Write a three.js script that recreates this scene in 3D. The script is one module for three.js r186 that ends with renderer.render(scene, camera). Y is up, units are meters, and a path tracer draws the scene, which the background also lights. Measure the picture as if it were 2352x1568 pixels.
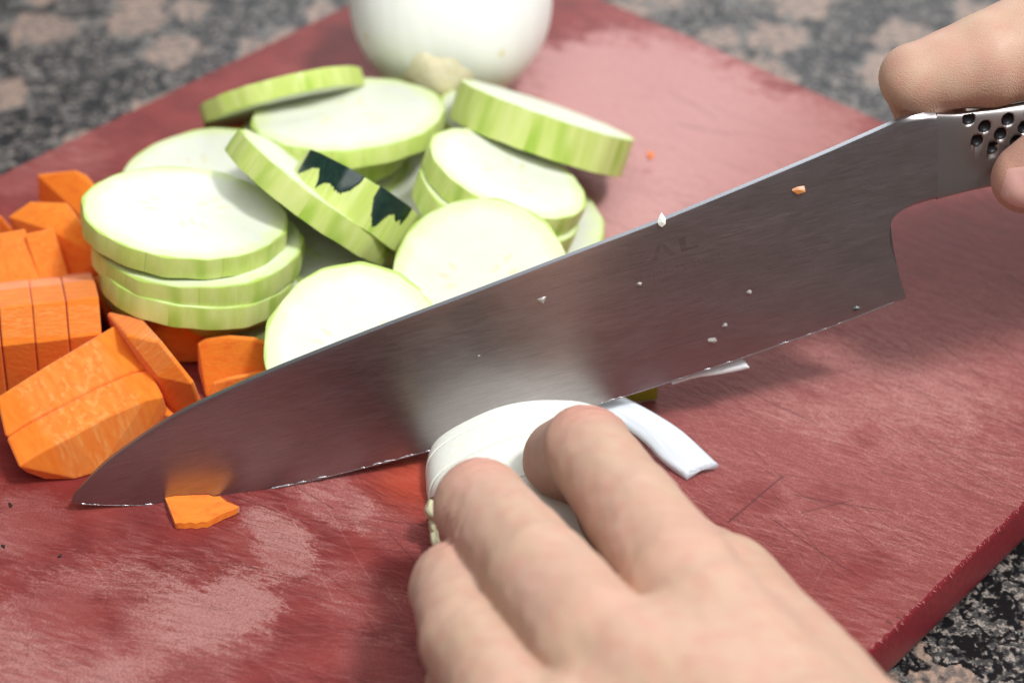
import * as THREE from 'three';
import { ConvexGeometry } from 'three/addons/geometries/ConvexGeometry.js';
import { mergeGeometries } from 'three/addons/utils/BufferGeometryUtils.js';
import { RectAreaLightUniformsLib } from 'three/addons/lights/RectAreaLightUniformsLib.js';
import { createNoise2D, createNoise3D } from 'simplex-noise';

// ---------------------------------------------------------------- camera, light, exposure
const PITCH = 0.67341, DIST = 480, FOCAL = 4402;            // radians, mm, and the focal length in units of a 2352 x 1568 picture
const SN = Math.sin(PITCH), CS = Math.cos(PITCH);
const scene = new THREE.Scene();
const camera = new THREE.PerspectiveCamera(20.197, 1.5, 0.02, 20);
camera.position.set(0, SN * DIST / 1000, CS * DIST / 1000);
camera.lookAt(0, 0, 0);
camera.focus = 0.425;
camera.userData.fStop = 9.5;
scene.background = new THREE.Color(0.11, 0.107, 0.11);       // the dim room around the counter
const renderer = new THREE.WebGLRenderer({ antialias: true });
renderer.setSize(1024, 682);
renderer.toneMapping = THREE.LinearToneMapping;
renderer.toneMappingExposure = 1.2;
renderer.shadowMap.enabled = true;
RectAreaLightUniformsLib.init();
function lamp(name, color, intensity, w, h, from, to) {
  const l = new THREE.RectAreaLight(color, intensity, w, h);
  l.name = name; l.position.set(...from); l.lookAt(...to); scene.add(l);
}
lamp('kitchen_light', new THREE.Color(0.985, 0.99, 0.99), 112, 0.17, 0.17, [0.46, 1.10, 0.36], [0, 0, 0]);
lamp('window_light', new THREE.Color(0.93, 0.97, 1), 2.6, 1.3, 0.9, [0.25, 0.68, -1.2], [0, 0, 0]);
lamp('ceiling_light', new THREE.Color(0.98, 0.985, 1), 3.2, 1.1, 0.9, [0.05, 1.22, 0.5], [0, 0, 0]);

// ---------------------------------------------------------------- helpers
let seed = 7;
const rnd = () => { seed = (seed + 0x6d2b79f5) | 0; let t = Math.imul(seed ^ (seed >>> 15), 1 | seed); t = (t + Math.imul(t ^ (t >>> 7), 61 | t)) ^ t; return ((t ^ (t >>> 14)) >>> 0) / 4294967296; };
const rr = (a, b) => a + (b - a) * rnd();
const n2 = createNoise2D(rnd), n3 = createNoise3D(rnd);
const fbm = (x, y, o = 4) => { let s = 0, a = 0.5; for (let i = 0; i < o; i++) { s += a * n2(x, y); x = x * 2.03 + 17.1; y = y * 2.03 - 9.7; a *= 0.5; } return s; };
const clamp = (x, a = 0, b = 1) => Math.min(b, Math.max(a, x));
const sstep = (a, b, x) => { const t = clamp((x - a) / (b - a)); return t * t * (3 - 2 * t); };
const mix = (a, b, t) => a + (b - a) * t;
const mix3 = (a, b, t) => [mix(a[0], b[0], t), mix(a[1], b[1], t), mix(a[2], b[2], t)];
const V = (x, y, z) => new THREE.Vector3(x, y, z);
const EYE = V(0, SN * DIST, CS * DIST), RIGHT = V(1, 0, 0), UP = V(0, CS, -SN), FWD = V(0, -SN, -CS);
// a sight line of the photograph; P: where it meets height h (mm above the board), Q: where it is at that depth (mm)
const ray = (px, py) => V(0, 0, 0).addScaledVector(RIGHT, (px - 1176) / FOCAL).addScaledVector(UP, (784 - py) / FOCAL).add(FWD);
const P = (px, py, h = 0) => { const d = ray(px, py); return EYE.clone().addScaledVector(d, (h - EYE.y) / d.y); };
const Q = (px, py, depth) => EYE.clone().addScaledVector(ray(px, py), depth);

const names = {};
function numbered(n) { const k = names[n] = (names[n] ?? -1) + 1; return k ? n + '_' + String(k).padStart(3, '0') : n; }
function thing(name, label, category, at = V(0, 0, 0), group) {     // at in mm
  const o = new THREE.Group();
  o.name = numbered(name); o.position.copy(at).multiplyScalar(0.001);
  o.userData = { label, category }; if (group) o.userData.group = group;
  scene.add(o);
  return o;
}
function part(name, g, material, parent, at) {                      // g in mm in the world's axes; at: the parent's origin in mm
  if (at) g.translate(-at.x, -at.y, -at.z);
  g.scale(0.001, 0.001, 0.001);
  const m = new THREE.Mesh(g, material);
  m.name = name; m.castShadow = m.receiveShadow = true; parent.add(m);
  return m;
}
function dataTex(w, h, fn, srgb = true) {                           // fn(u, v, x, y) -> [r, g, b] 0..255
  const d = new Uint8Array(w * h * 4);
  for (let y = 0, o = 0; y < h; y++) for (let x = 0; x < w; x++, o += 4) {
    const c = fn((x + 0.5) / w, (y + 0.5) / h, x, y);
    d[o] = clamp(c[0], 0, 255); d[o + 1] = clamp(c[1], 0, 255); d[o + 2] = clamp(c[2], 0, 255); d[o + 3] = 255;
  }
  const t = new THREE.DataTexture(d, w, h);
  t.wrapS = t.wrapT = THREE.RepeatWrapping; t.magFilter = THREE.LinearFilter;
  if (srgb) t.colorSpace = THREE.SRGBColorSpace;
  t.needsUpdate = true;
  return t;
}
function indexed(pos, idx, uv, col) {
  const g = new THREE.BufferGeometry();
  g.setAttribute('position', new THREE.Float32BufferAttribute(pos, 3));
  if (uv) g.setAttribute('uv', new THREE.Float32BufferAttribute(uv, 2));
  if (col) g.setAttribute('color', new THREE.Float32BufferAttribute(col, 3));
  g.setIndex(idx);
  g.computeVertexNormals();
  return g;
}
// a grid of points rows x cols (Vector3), optionally closed across columns
function gridGeo(rows, closed = false, flip = false, uvOf) {
  const R = rows.length, Cn = rows[0].length, pos = [], uv = [], idx = [];
  rows.forEach((row, i) => row.forEach((p, j) => { pos.push(p.x, p.y, p.z); uv.push(...(uvOf ? uvOf(p, i, j) : [j / (Cn - 1), i / (R - 1)])); }));
  for (let i = 0; i < R - 1; i++) for (let j = 0; j < (closed ? Cn : Cn - 1); j++) {
    const a = i * Cn + j, b = i * Cn + (j + 1) % Cn, c = a + Cn, d = b + Cn;
    if (flip) idx.push(a, c, b, b, c, d); else idx.push(a, b, c, b, d, c);
  }
  return indexed(pos, idx, uv);
}
const std = (o) => new THREE.MeshPhysicalMaterial(o);

// ---------------------------------------------------------------- granite counter
const GT = 1280, GS = 420;                                          // texels and mm of one tile
function worley(x, y, cell, period, salt) {                         // distances to the nearest two points, and the id of the first
  const cx = Math.floor(x / cell), cy = Math.floor(y / cell), nP = Math.round(period / cell);
  let d1 = 1e9, d2 = 1e9, id = 0;
  for (let j = -1; j <= 1; j++) for (let i = -1; i <= 1; i++) {
    const gx = cx + i, gy = cy + j, wx = ((gx % nP) + nP) % nP, wy = ((gy % nP) + nP) % nP;
    let h = Math.imul(wx * 374761393 + wy * 668265263 + salt * 1274126177, 1103515245); h ^= h >>> 13; h = Math.imul(h, 1274126177); h ^= h >>> 16;
    const px = (gx + ((h & 1023) / 1023)) * cell, py = (gy + (((h >>> 10) & 1023) / 1023)) * cell, d = Math.hypot(x - px, y - py);
    if (d < d1) { d2 = d1; d1 = d; id = (h >>> 20) & 1023; } else if (d < d2) d2 = d;
  }
  return [d1, d2, id / 1023];
}
const granite = dataTex(GT, GT, (u, v) => {
  const x = u * GS, y = v * GS;
  const wx = x + 3.2 * n2(x * 0.09, y * 0.09) + 1.1 * n2(x * 0.35 + 5, y * 0.35), wy = y + 3.2 * n2(x * 0.09 + 40, y * 0.09) + 1.1 * n2(x * 0.35, y * 0.35 + 9);
  const [a, , id] = worley(wx, wy, 25, GS, 3), n = fbm(x * 0.25, y * 0.25, 3), f = n2(x * 1.3, y * 1.3), q = fbm(wx * 0.2 + 30, wy * 0.2, 4), m = fbm(x * 0.33 + 70, y * 0.33, 3);
  const rad = 6 + 7 * ((id * 7.3) % 1), blob = (id > 0.36 ? 1 : 0) * sstep(rad + 1.2, rad - 1.6, a + 2.2 * m), halo = (id > 0.36 ? 1 : 0) * sstep(rad + 4, rad + 1, a + 2.2 * m);
  let c = mix3([72, 70, 69], [164, 152, 142], sstep(-0.2, 0.4, m + 0.35 * f));
  c = mix3(c, [112, 116, 113], 0.6 * halo);
  c = mix3(c, [24, 22, 24], sstep(-0.07, 0.04, q + 0.25 * fbm(x * 0.05, y * 0.05, 2) - 0.08 * halo));
  c = mix3(c, mix3([178, 150, 132], [120, 108, 102], clamp(0.42 + 1.6 * n + 0.5 * m + 0.3 * (id - 0.5))), blob);
  const [k1] = worley(x + 0.8 * f, y + 0.8 * n, 3.5, GS, 29), big = n2(x * 0.14 + 4, y * 0.14);
  c = mix3(c, [26, 24, 26], sstep(1.0 + 0.5 * f, 0.55, k1) * sstep(-0.25, 0.15, big) * (0.9 - 0.45 * blob));
  const g = 0.92 * (1 + 0.10 * f + 0.10 * n2(x * 4, y * 4));
  return [c[0] * g, c[1] * g, c[2] * g];
});
{
  const g = new THREE.BoxGeometry(1500, 30, 1500, 1, 1, 1).translate(0, -35, -150);
  const p = g.attributes.position, uv = g.attributes.uv;
  for (let i = 0; i < p.count; i++) uv.setXY(i, p.getX(i) / GS + 0.13, p.getZ(i) / GS + (p.getY(i) + 20) / GS + 0.31);
  g.scale(0.001, 0.001, 0.001);
  const m = new THREE.Mesh(g, std({ map: granite, roughness: 0.42, specularIntensity: 0.45 }));
  m.name = 'counter'; m.receiveShadow = true;
  m.userData = { kind: 'structure', label: 'polished pink and black speckled granite counter under the board' };
  scene.add(m);
}

// ---------------------------------------------------------------- cutting board
const BS = V(0.68128, 0, -0.73202), BT = V(-0.73202, 0, -0.68128), BO = V(-12.8, 0, -216.3);   // length axis, width axis, back corner
const st = (p) => { const d = p.clone().sub(BO); return [d.dot(BS), d.dot(BT)]; };
const fromST = (s, t, y = 0) => BO.clone().addScaledVector(BS, s).addScaledVector(BT, t).setY(y);
const BW = 2048, BM = 330;
// scratches are drawn once and serve colour and relief
const cv = document.createElement('canvas'); cv.width = cv.height = BW;
const cx2 = cv.getContext('2d');
cx2.fillStyle = 'rgb(128,128,128)'; cx2.fillRect(0, 0, BW, BW);
const TX = (s) => (s + 320) / BM * BW, TY = (t) => (t + 300) / BM * BW;
function stroke(s, t, len, ang, w, shade, alpha, bend = 0) {
  const x = TX(s), y = TY(t), L = len / BM * BW, dx = Math.cos(ang) * L, dy = Math.sin(ang) * L;
  cx2.strokeStyle = `rgba(${shade},${shade},${shade},${alpha})`; cx2.lineWidth = w; cx2.beginPath(); cx2.moveTo(x, y);
  cx2.quadraticCurveTo(x + dx / 2 - dy * bend, y + dy / 2 + dx * bend, x + dx, y + dy); cx2.stroke();
}
for (let i = 0; i < 42000; i++) {
  const s = rr(-320, 5), t = -300 + 300 * Math.pow(rnd(), 1.35), edgeNear = (t < -150 ? 1 : 0.55) * (0.5 + 0.5 * sstep(-0.4, 0.4, n2(s * 0.03, t * 0.03)));
  stroke(s, t, rr(2, 16) * (rnd() < 0.1 ? 2 : 1), Math.PI / 2 + mix(0.55, 0.16, sstep(-280, -110, s)) + rr(-0.3, 0.3) * (rnd() < 0.12 ? 3 : 1), rr(0.8, 2.2), rnd() < 0.68 ? 255 : 60, rr(0.12, 0.75) * edgeNear * (t > -150 ? 0.75 : 1), rr(-0.08, 0.08));
}
for (let i = 0; i < 420; i++) stroke(rr(-250, 0), rr(-285, -120), rr(8, 34), Math.PI / 2 + rr(-0.45, 0.6), rr(1, 1.9), rnd() < 0.75 ? 255 : 10, rr(0.35, 0.9), rr(-0.05, 0.05));
for (let i = 0; i < 120; i++) stroke(rr(-320, -60), rr(-285, -60), rr(6, 30), rr(0, Math.PI), rr(0.9, 1.6), rnd() < 0.5 ? 255 : 10, rr(0.25, 0.6), rr(-0.05, 0.05));
function pxStroke(x0, y0, x1, y1, w, shade, alpha) {
  const a = st(P(x0, y0)), b = st(P(x1, y1));
  stroke(a[0], a[1], Math.hypot(b[0] - a[0], b[1] - a[1]), Math.atan2(b[1] - a[1], b[0] - a[0]), w, shade, alpha);
}
pxStroke(1672, 1200, 1800, 1092, 3, 20, 0.8); pxStroke(1840, 1178, 1960, 1148, 2.4, 30, 0.7); pxStroke(1760, 1195, 1840, 1180, 2, 210, 0.5);
pxStroke(2060, 1415, 2110, 1445, 3.2, 10, 0.8); pxStroke(2035, 1425, 2050, 1432, 3.5, 10, 0.8); pxStroke(2110, 1552, 2190, 1575, 3, 20, 0.7);
pxStroke(820, 1440, 960, 1456, 2, 50, 0.5); pxStroke(100, 1300, 240, 1310, 2, 40, 0.5); pxStroke(340, 1310, 420, 1290, 2.5, 50, 0.5);
const scr = cx2.getImageData(0, 0, BW, BW).data;
// worn, paler places: [px, py, radius in s, radius in t, amount]
const worn = [[632, 1215, 5, 11, 0.62], [655, 1275, 6, 8, 0.5], [545, 1385, 9, 10, 0.55], [470, 1420, 10, 9, 0.4], [150, 1490, 30, 22, 0.5], [420, 1470, 22, 16, 0.3], [760, 1140, 7, 14, 0.42], [900, 1220, 6, 12, 0.25], [830, 1380, 8, 16, 0.2], [880, 1540, 8, 14, 0.28],
  [40, 1200, 12, 12, 0.28], [1480, 220, 36, 42, 0.85], [1640, 330, 34, 36, 0.85], [1420, 520, 28, 32, 0.75], [1350, 170, 22, 26, 0.6], [1620, 500, 28, 32, 0.7], [1820, 300, 24, 20, 0.45], [2250, 760, 40, 30, 0.18], [700, 210, 14, 26, 0.1], [120, 370, 22, 14, 0.25], [1900, 1000, 40, 40, 0.12], [2000, 850, 30, 30, 0.16]]
  .map(([x, y, a, b, k]) => [...st(P(x, y)), a, b, k]);
const wet = [[1440, 250, 12, 9, 0.8], [1500, 210, 7, 5, 0.6], [1510, 290, 6, 8, 0.5], [1290, 95, 8, 14, 0.7], [2080, 580, 24, 14, 0.35], [1740, 1140, 6, 6, 0.45], [1850, 905, 3, 5, 0.45], [1980, 1010, 7, 4, 0.35], [2000, 1300, 7, 5, 0.3], [1900, 1140, 4, 5, 0.3], [560, 1130, 30, 6, 0.4], [180, 1440, 9, 14, 0.5], [330, 1420, 9, 12, 0.4], [1290, 60, 10, 12, 0.5]]
  .map(([x, y, a, b, k]) => [...st(P(x, y)), a, b, k]);
const blobSum = (list, s, t, wob) => { let m = 0; for (const [a, b, ra, rb, k] of list) { if (Math.abs(s - a) > 2.6 * ra || Math.abs(t - b) > 2.6 * rb) continue; const d = Math.hypot((s - a) / ra, (t - b) / rb) + wob; if (d < 1.6) m += k * sstep(1.15, 0.75, d); } return m; };
const orange = st(P(945, 1105));                                    // carrot stain
const boardRough = new Uint8Array(BW * BW * 4);
const boardMap = dataTex(BW, BW, (u, v, x, y) => {
  const s = -320 + BM * u, t = -300 + BM * v, o = (y * BW + x) * 4;
  const sc = scr[o] / 255 - 0.5, A = -0.39 * s + 0.92 * t, C = 0.92 * s + 0.39 * t;
  const wob = 0.3 * fbm(C * 0.16, A * 0.07, 3) + 0.34 * fbm(C * 0.9, A * 0.24, 3) + 0.3 * fbm(C * 3.4, A * 0.8, 2);
  const big = fbm(s * 0.02 + 3, t * 0.014, 4), streak = fbm(C * 0.14 + 50, A * 0.035, 3), fine = n2(C * 3.3, A * 1.2), grain = n2(s * 8, t * 6);
  const right = sstep(-210, -120, s) * sstep(-100, -170, t);
  let w = mix(0.16, 0.36, right) + 0.30 * big * (1 - 0.55 * right) + 0.36 * fbm(C * 0.42 + 50, A * 0.09, 4) * sstep(-0.2, 0.3, big + 0.1) * (1 - 0.5 * right) + 0.10 * streak * (1 - right) + 0.22 * right * fbm(C * 1.1, A * 0.22, 3) + blobSum(worn, s, t, wob) - 0.55 * blobSum(wet, s, t, wob);
  w = clamp(w) * (1 + 0.38 * fine + 0.42 * grain);
  w = clamp(w + 1.0 * Math.max(0, sc) * (0.75 + 0.5 * fine), 0, 1.1);
  let c = mix3([106, 30, 28], [162, 110, 105], w);
  const pale = sstep(-170, -110, t - 0.35 * s) * sstep(-150, -90, s) * sstep(-14, -50, t);
  c = mix3(c, [206, 164, 162], 0.55 * pale * clamp(w * 1.3));
  c = mix3(c, [176, 78, 70], 0.3 * (1 - right) * clamp(0.5 + 1.2 * fbm(s * 0.05 + 90, t * 0.05, 2)) * (1 - w));
  const org = Math.hypot((s - orange[0]) / 10, (t - orange[1]) / 13); if (org < 1.3) c = mix3(c, [190, 72, 38], 0.55 * sstep(1.3, 0.2, org + 0.4 * wob));
  const k = 1 + 0.8 * Math.min(0, sc) + 0.06 * grain;
  boardRough[o] = boardRough[o + 1] = boardRough[o + 2] = clamp(142 + 62 * w + 14 * fine, 0, 255); boardRough[o + 3] = 255;
  return [c[0] * k, c[1] * k, c[2] * k];
});
const roughTex = new THREE.DataTexture(boardRough, BW, BW); roughTex.magFilter = THREE.LinearFilter;
const bumpTex = dataTex(1024, 1024, (u, v, x, y) => { const o = (y * 2 * BW + x * 2) * 4, b = (scr[o] + scr[o + 4] + scr[o + BW * 4] + scr[o + BW * 4 + 4]) / 4 + 10 * n2(x * 0.35, y * 0.35); return [b, b, b]; }, false);
for (const t of [boardMap, roughTex, bumpTex]) { t.wrapS = t.wrapT = THREE.MirroredRepeatWrapping; t.needsUpdate = true; }
{
  const S0 = -430, S1 = 0, T0 = -282, T1 = 0, RC = 7, loop = [], step = 0.9;
  const corners = [[S1, T1], [S0, T1], [S0, T0], [S1, T0]];
  for (let k = 0; k < 4; k++) {
    const [a, b] = corners[k], [c, d] = corners[(k + 1) % 4], L = Math.hypot(c - a, d - b), ux = (c - a) / L, uy = (d - b) / L;
    for (let q = RC; q <= L - RC; q += step) loop.push([a + ux * q, b + uy * q, uy, -ux]);
    const [e, f] = corners[(k + 2) % 4], M = Math.hypot(e - c, f - d), vx = (e - c) / M, vy = (f - d) / M, ox = c - ux * RC + vx * RC, oy = d - uy * RC + vy * RC;
    for (let i = 1; i < 8; i++) { const w = i / 8 * Math.PI / 2, nx = ux * Math.sin(w) - vx * Math.cos(w), ny = uy * Math.sin(w) - vy * Math.cos(w); loop.push([ox + nx * RC, oy + ny * RC, nx, ny]); }
  }
  // outward normal of a straight run is minus the next run's direction; corners already carry it
  loop.forEach((l, i) => { const a = loop[(i + loop.length - 1) % loop.length], b = loop[(i + 1) % loop.length]; let nx = (b[1] - a[1]), ny = -(b[0] - a[0]); const L = Math.hypot(nx, ny); nx /= L; ny /= L; if (nx * (l[0] + 215) + ny * (l[1] + 141) < 0) { nx = -nx; ny = -ny; } l[2] = nx; l[3] = ny; });
  const jit = loop.map((l, i) => 0.34 * n2(i * 0.9, 3) + 0.22 * n2(i * 0.21, 8) + (rnd() < 0.06 ? 0.45 : 0));
  const ring = (y, out, jk) => loop.map((l, i) => fromST(l[0] + l[2] * (out + jk * jit[i]), l[1] + l[3] * (out + jk * jit[i]), y));
  const board = thing('cutting_board', 'worn red plastic cutting board covered in knife scratches on the granite', 'cutting board', V(0, -20, 0));
  const at = V(0, -20, 0), rim = ring(0, -0.5, 1);
  const shape = new THREE.Shape(rim.map((p) => new THREE.Vector2(...st(p))));
  const topG = new THREE.ShapeGeometry(shape), tp = topG.attributes.position, pos = [], uv = [], nrm = [];
  for (let i = 0; i < tp.count; i++) { const p = fromST(tp.getX(i), tp.getY(i)); pos.push(p.x, p.y, p.z); uv.push((tp.getX(i) + 320) / BM, (tp.getY(i) + 300) / BM); nrm.push(0, 1, 0); }
  const g = indexed(pos, [...topG.index.array], uv);
  g.setAttribute('normal', new THREE.Float32BufferAttribute(nrm, 3));
  part('top_surface', g, std({ map: boardMap, roughnessMap: roughTex, roughness: 1, bumpMap: bumpTex, bumpScale: 0.00028, side: THREE.DoubleSide, specularIntensity: 0.75 }), board, at);
  const rows = [ring(0, -0.5, 1), ring(-0.35, 0.05, 0.55), ring(-1.2, 0.35, 0.1), ring(-5, 1.2, 0), ring(-8.5, 1.6, 0), ring(-10.5, 1.5, 0), ring(-13, 0.1, 0), ring(-19, -2.6, 0), ring(-20, -3.6, 0)];
  rows.forEach((r) => r.push(r[0].clone()));
  const sideMap = dataTex(512, 64, (u, v, x, y) => { const n = fbm(x * 0.05, y * 0.2, 3), f = n2(x * 0.9, y * 0.9), k = 1 + 0.14 * n + 0.05 * f; return f > 0.93 && n > 0.1 ? [170, 100, 95] : [116 * k, 30 * k, 38 * k]; });
  const side = gridGeo(rows, false, false, (p, i, j) => [j * 0.9 / 60, i / 8]);
  part('side', side, std({ map: sideMap, roughness: 0.38, side: THREE.DoubleSide }), board, at);
  // torn plastic fibres along the cut edges
  const fib = [];
  for (let i = 0; i < loop.length; i++) {
    const l = loop[i]; if (l[3] > -0.5 || l[0] < -240) continue;
    for (let k = 0; k < 2; k++) if (rnd() < 0.45) {
      const s = l[0] + rr(-0.5, 0.5), t = l[1] + rr(-0.2, 0.7), len = rr(0.2, 0.7) * (rnd() < 0.04 ? 2.5 : 1), w = rr(0.05, 0.11), ds = rr(-0.5, 0.5);
      const a = fromST(s - w, t, 0.05), b = fromST(s + w, t, 0.05), c = fromST(s + ds, t - len, rr(-0.6, 0.25)), d = fromST(s, t + 0.1, 0.22);
      const q = new THREE.BufferGeometry(); q.setAttribute('position', new THREE.Float32BufferAttribute([a, b, c, d].flatMap((p) => p.toArray()), 3)); q.setIndex([0, 2, 3, 3, 2, 1, 0, 1, 2]); q.computeVertexNormals(); fib.push(q);
    }
  }
  const fm = part('fiber', mergeGeometries(fib), std({ color: new THREE.Color('#d08c86'), roughness: 0.7, side: THREE.DoubleSide }), board, at);
  fm.userData.kind = 'stuff';
}

// ---------------------------------------------------------------- zucchini slices
const fleshMap = [0, 1, 2].map((k) => dataTex(512, 512, (u, v) => {
  const x = (u - 0.5) * 2, y = (v - 0.5) * 2, a = Math.atan2(y, x), r = Math.hypot(x, y) * (1 + 0.012 * n2(3 * Math.cos(a) + 9 * k, 3 * Math.sin(a)));
  const n = fbm(x * 3 + 7 * k, y * 3, 4), f = n2(x * 40 + k * 13, y * 40);
  let c = mix3([229, 231, 219], [223, 228, 207], clamp(0.5 + n));
  c = mix3(c, [220, 233, 172], 0.8 * sstep(0.76, 0.96, r + 0.05 * n));
  c = mix3(c, [180, 206, 92], sstep(0.95, 0.99, r));
  // seeds in three lobes round the middle
  let sd = 0; const b = a + k * 0.7;
  for (let i = 0; i < 9; i++) { const w = i * 2.09 + 0.35 * Math.sin(i * 5 + k), q = 0.24 + 0.09 * ((i * 7 + k * 3) % 5) / 2, dx = Math.hypot(x, y) * Math.cos(b) - q * Math.cos(w), dy = Math.hypot(x, y) * Math.sin(b) - q * Math.sin(w); const along = dx * Math.cos(w) + dy * Math.sin(w), across = -dx * Math.sin(w) + dy * Math.cos(w); sd = Math.max(sd, sstep(1, 0.55, Math.hypot(along / 0.085, across / 0.036))); }
  c = mix3(c, [226, 214, 172], 0.5 * sd);
  const g = 1 + 0.018 * f + 0.03 * n;
  return [c[0] * g, c[1] * g, c[2] * g];
}));
const fleshBump = dataTex(512, 512, (u, v) => { const x = u * 90, y = v * 90, b = 128 + 60 * n2(x, y) + 50 * n2(x * 2.3, y * 2.3); return [b, b, b]; }, false);
const wetBump = dataTex(512, 512, (u, v) => { const x = u * 150, y = v * 150, b = 128 + 70 * n2(x, y) + 40 * n2(x * 2.3, y * 2.3); return [b, b, b]; }, false);
const rindMap = dataTex(1024, 64, (u, v, x) => {
  const st2 = fbm(u * 26, v * 0.5, 3), fine = n2(u * 240, v * 1.5), dk = sstep(0.16, 0.5, fbm(u * 11 + 31, v * 0.3, 2)), facet = Math.floor(u * 17 + 0.3 * n2(u * 3, 1)), h = ((facet * 37) % 11) / 11;
  let c = mix3([216, 226, 142], [192, 212, 100], clamp(0.3 + 0.5 * h + 0.6 * st2));
  c = mix3(c, [146, 186, 52], 0.6 * dk);
  c = mix3(c, [226, 234, 168], 0.22 * sstep(0.25, 0.7, fine) * (1 - dk));
  const crack = Math.abs((u * 17) % 1 - 0.5) > 0.488 && h > 0.6 ? 0.9 : 1;
  const ed = 1 - 0.10 * sstep(0.78, 1, Math.abs(v - 0.5) * 2);
  return [c[0] * crack * ed, c[1] * crack, c[2] * crack * ed];
});
const fleshMat = fleshMap.map((m) => std({ map: m, roughness: 1, transmission: 0.08, bumpMap: fleshBump, bumpScale: 0.00012, clearcoat: 0.3, clearcoatRoughness: 0.35 }));
const wetFlesh = std({ map: fleshMap[1], roughness: 1, bumpMap: wetBump, bumpScale: 0.00022, clearcoat: 0.7, clearcoatRoughness: 0.16 });
const rindMat = std({ map: rindMap, roughness: 1, transmission: 0.1, clearcoat: 0.4, clearcoatRoughness: 0.28 });
const peelMap = dataTex(128, 128, (u, v) => { const n = fbm(u * 9, v * 3, 3), f = n2(u * 40, v * 16); return mix3([16, 40, 36], [34, 66, 46], clamp(0.3 + 0.8 * n + 0.35 * sstep(0.55, 0.9, f))); });
const skinMat = std({ map: peelMap, roughness: 0.32, clearcoat: 0.2, clearcoatRoughness: 0.3 });
const SG = 'cut zucchini slices in the pile';
// an ellipse in the picture fixes the tilt of a round slice; its lowest point rests at height low (mm)
function slice(o) {
  const d = ray(o.cx, o.cy), dn = d.clone().normalize(), v = dn.clone().negate();
  const r = RIGHT.clone().addScaledVector(dn, -RIGHT.dot(dn)).normalize(), u = v.clone().cross(r).normalize();
  const an = (o.ang ?? 0) * Math.PI / 180, e1 = r.clone().multiplyScalar(Math.cos(an)).addScaledVector(u, -Math.sin(an)), m = r.clone().multiplyScalar(Math.sin(an)).addScaledVector(u, Math.cos(an));
  const cb = o.b / o.a, n = v.clone().multiplyScalar(cb).addScaledVector(m, (o.sign ?? 1) * Math.sqrt(1 - cb * cb));
  const q = Math.sqrt(1 - n.y * n.y), depth = o.depth ?? (EYE.y - o.t * Math.max(0, n.y) - (o.low ?? 0)) / (o.a / FOCAL * q - d.y);
  const R = o.a * depth / FOCAL, top = EYE.clone().addScaledVector(d, depth), w = e1.clone().cross(n);
  const g = thing('zucchini_slice', o.label, 'zucchini slice', top.clone().addScaledVector(n, -o.t), SG);
  g.quaternion.setFromRotationMatrix(new THREE.Matrix4().makeBasis(e1, n, w));
  const K = 15 + Math.floor(rnd() * 6), ph = rnd() * 6.28, fac = Array.from({ length: K }, (_, k) => [ph + (k + rr(-0.25, 0.25)) / K * 2 * Math.PI, rr(0.972, 1)]), oval = o.oval ?? 1;
  const outline = (t) => { let s = 0; for (const [f, k] of fac) { const c = Math.cos(t - f); if (c > 0.6) s += Math.pow(c / k, 90); } return R * Math.pow(s, -1 / 90) * (1 + 0.004 * n2(t * 3, ph)); };
  const N = 128, rads = Array.from({ length: N + 1 }, (_, j) => outline(j === N ? 0 : j / N * 2 * Math.PI)), pt = (j, f, y, dr = 0) => { const t = j / N * 2 * Math.PI, q2 = rads[j] * f - dr; return V(q2 * Math.cos(t), y, q2 * oval * Math.sin(t)); };
  const warp = (p) => { p.y += (o.bend ?? 0) * ((p.x / R) ** 2) * 1.2 + 0.14 * n2(p.x * 0.1 + ph, p.z * 0.1); return p; };
  const disc = (y, flip) => gridGeo([0.001, 0.25, 0.5, 0.7, 0.85, 0.95, 1].map((f, i) => Array.from({ length: N + 1 }, (_, j) => warp(pt(j, f, y - (i === 6 ? 0.12 * (flip ? -1 : 1) : 0), i === 6 ? 0.12 : 0)))), false, flip, (p) => [0.5 + p.x / R / 2, 0.5 + p.z / R / oval / 2]);
  part('flesh', mergeGeometries([disc(o.t, false), disc(0, true)]), o.wet ? wetFlesh : fleshMat[Math.floor(rnd() * 3)], g);
  const uo = rnd() * 3, rows = [[o.t - 0.12, 0.12], [o.t - 0.35, 0.02], [o.t * 0.5, -0.12], [0.35, 0.02], [0.12, 0.12]].map(([y, dr]) => Array.from({ length: N + 1 }, (_, j) => warp(pt(j, 1, y, dr))));
  part('rind', gridGeo(rows, false, false, (p, i, j) => [uo + j / N, 1 - i / 4]), rindMat, g);
  return { g, R, t: o.t, pt, n, top, outline, N };
}
const Z = (cx, cy, a, b, ang, t, low, label, more = {}) => slice({ cx, cy, a, b, ang, t, low, label, ...more });
// underneath, mostly hidden
Z(775, 545, 205, 112, 8, 7, 0, 'zucchini slice lying in the shade beneath the leaning slice at the middle of the pile');
Z(540, 704, 128, 74, 0, 6, 0, 'shaded zucchini slice on the board under the stack, above the small carrot chunk');
Z(672, 640, 120, 84, 30, 8, 0, 'small shaded zucchini slice in the gap between the left stack and the wet slice');
Z(1180, 512, 211, 122, 2, 6, 0, 'pale zucchini slice flat on the board with only its crescent showing beside the knife');
Z(900, 440, 205, 120, 0, 7, 0, 'zucchini slice flat on the board under the middle of the pile');
Z(1010, 330, 205, 110, 0, 7, 0, 'zucchini slice flat on the board between the upper slice and the right slice');
Z(730, 360, 208, 120, 0, 7, 2, 'zucchini slice lying below the upper slice, behind the leaning one');
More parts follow.
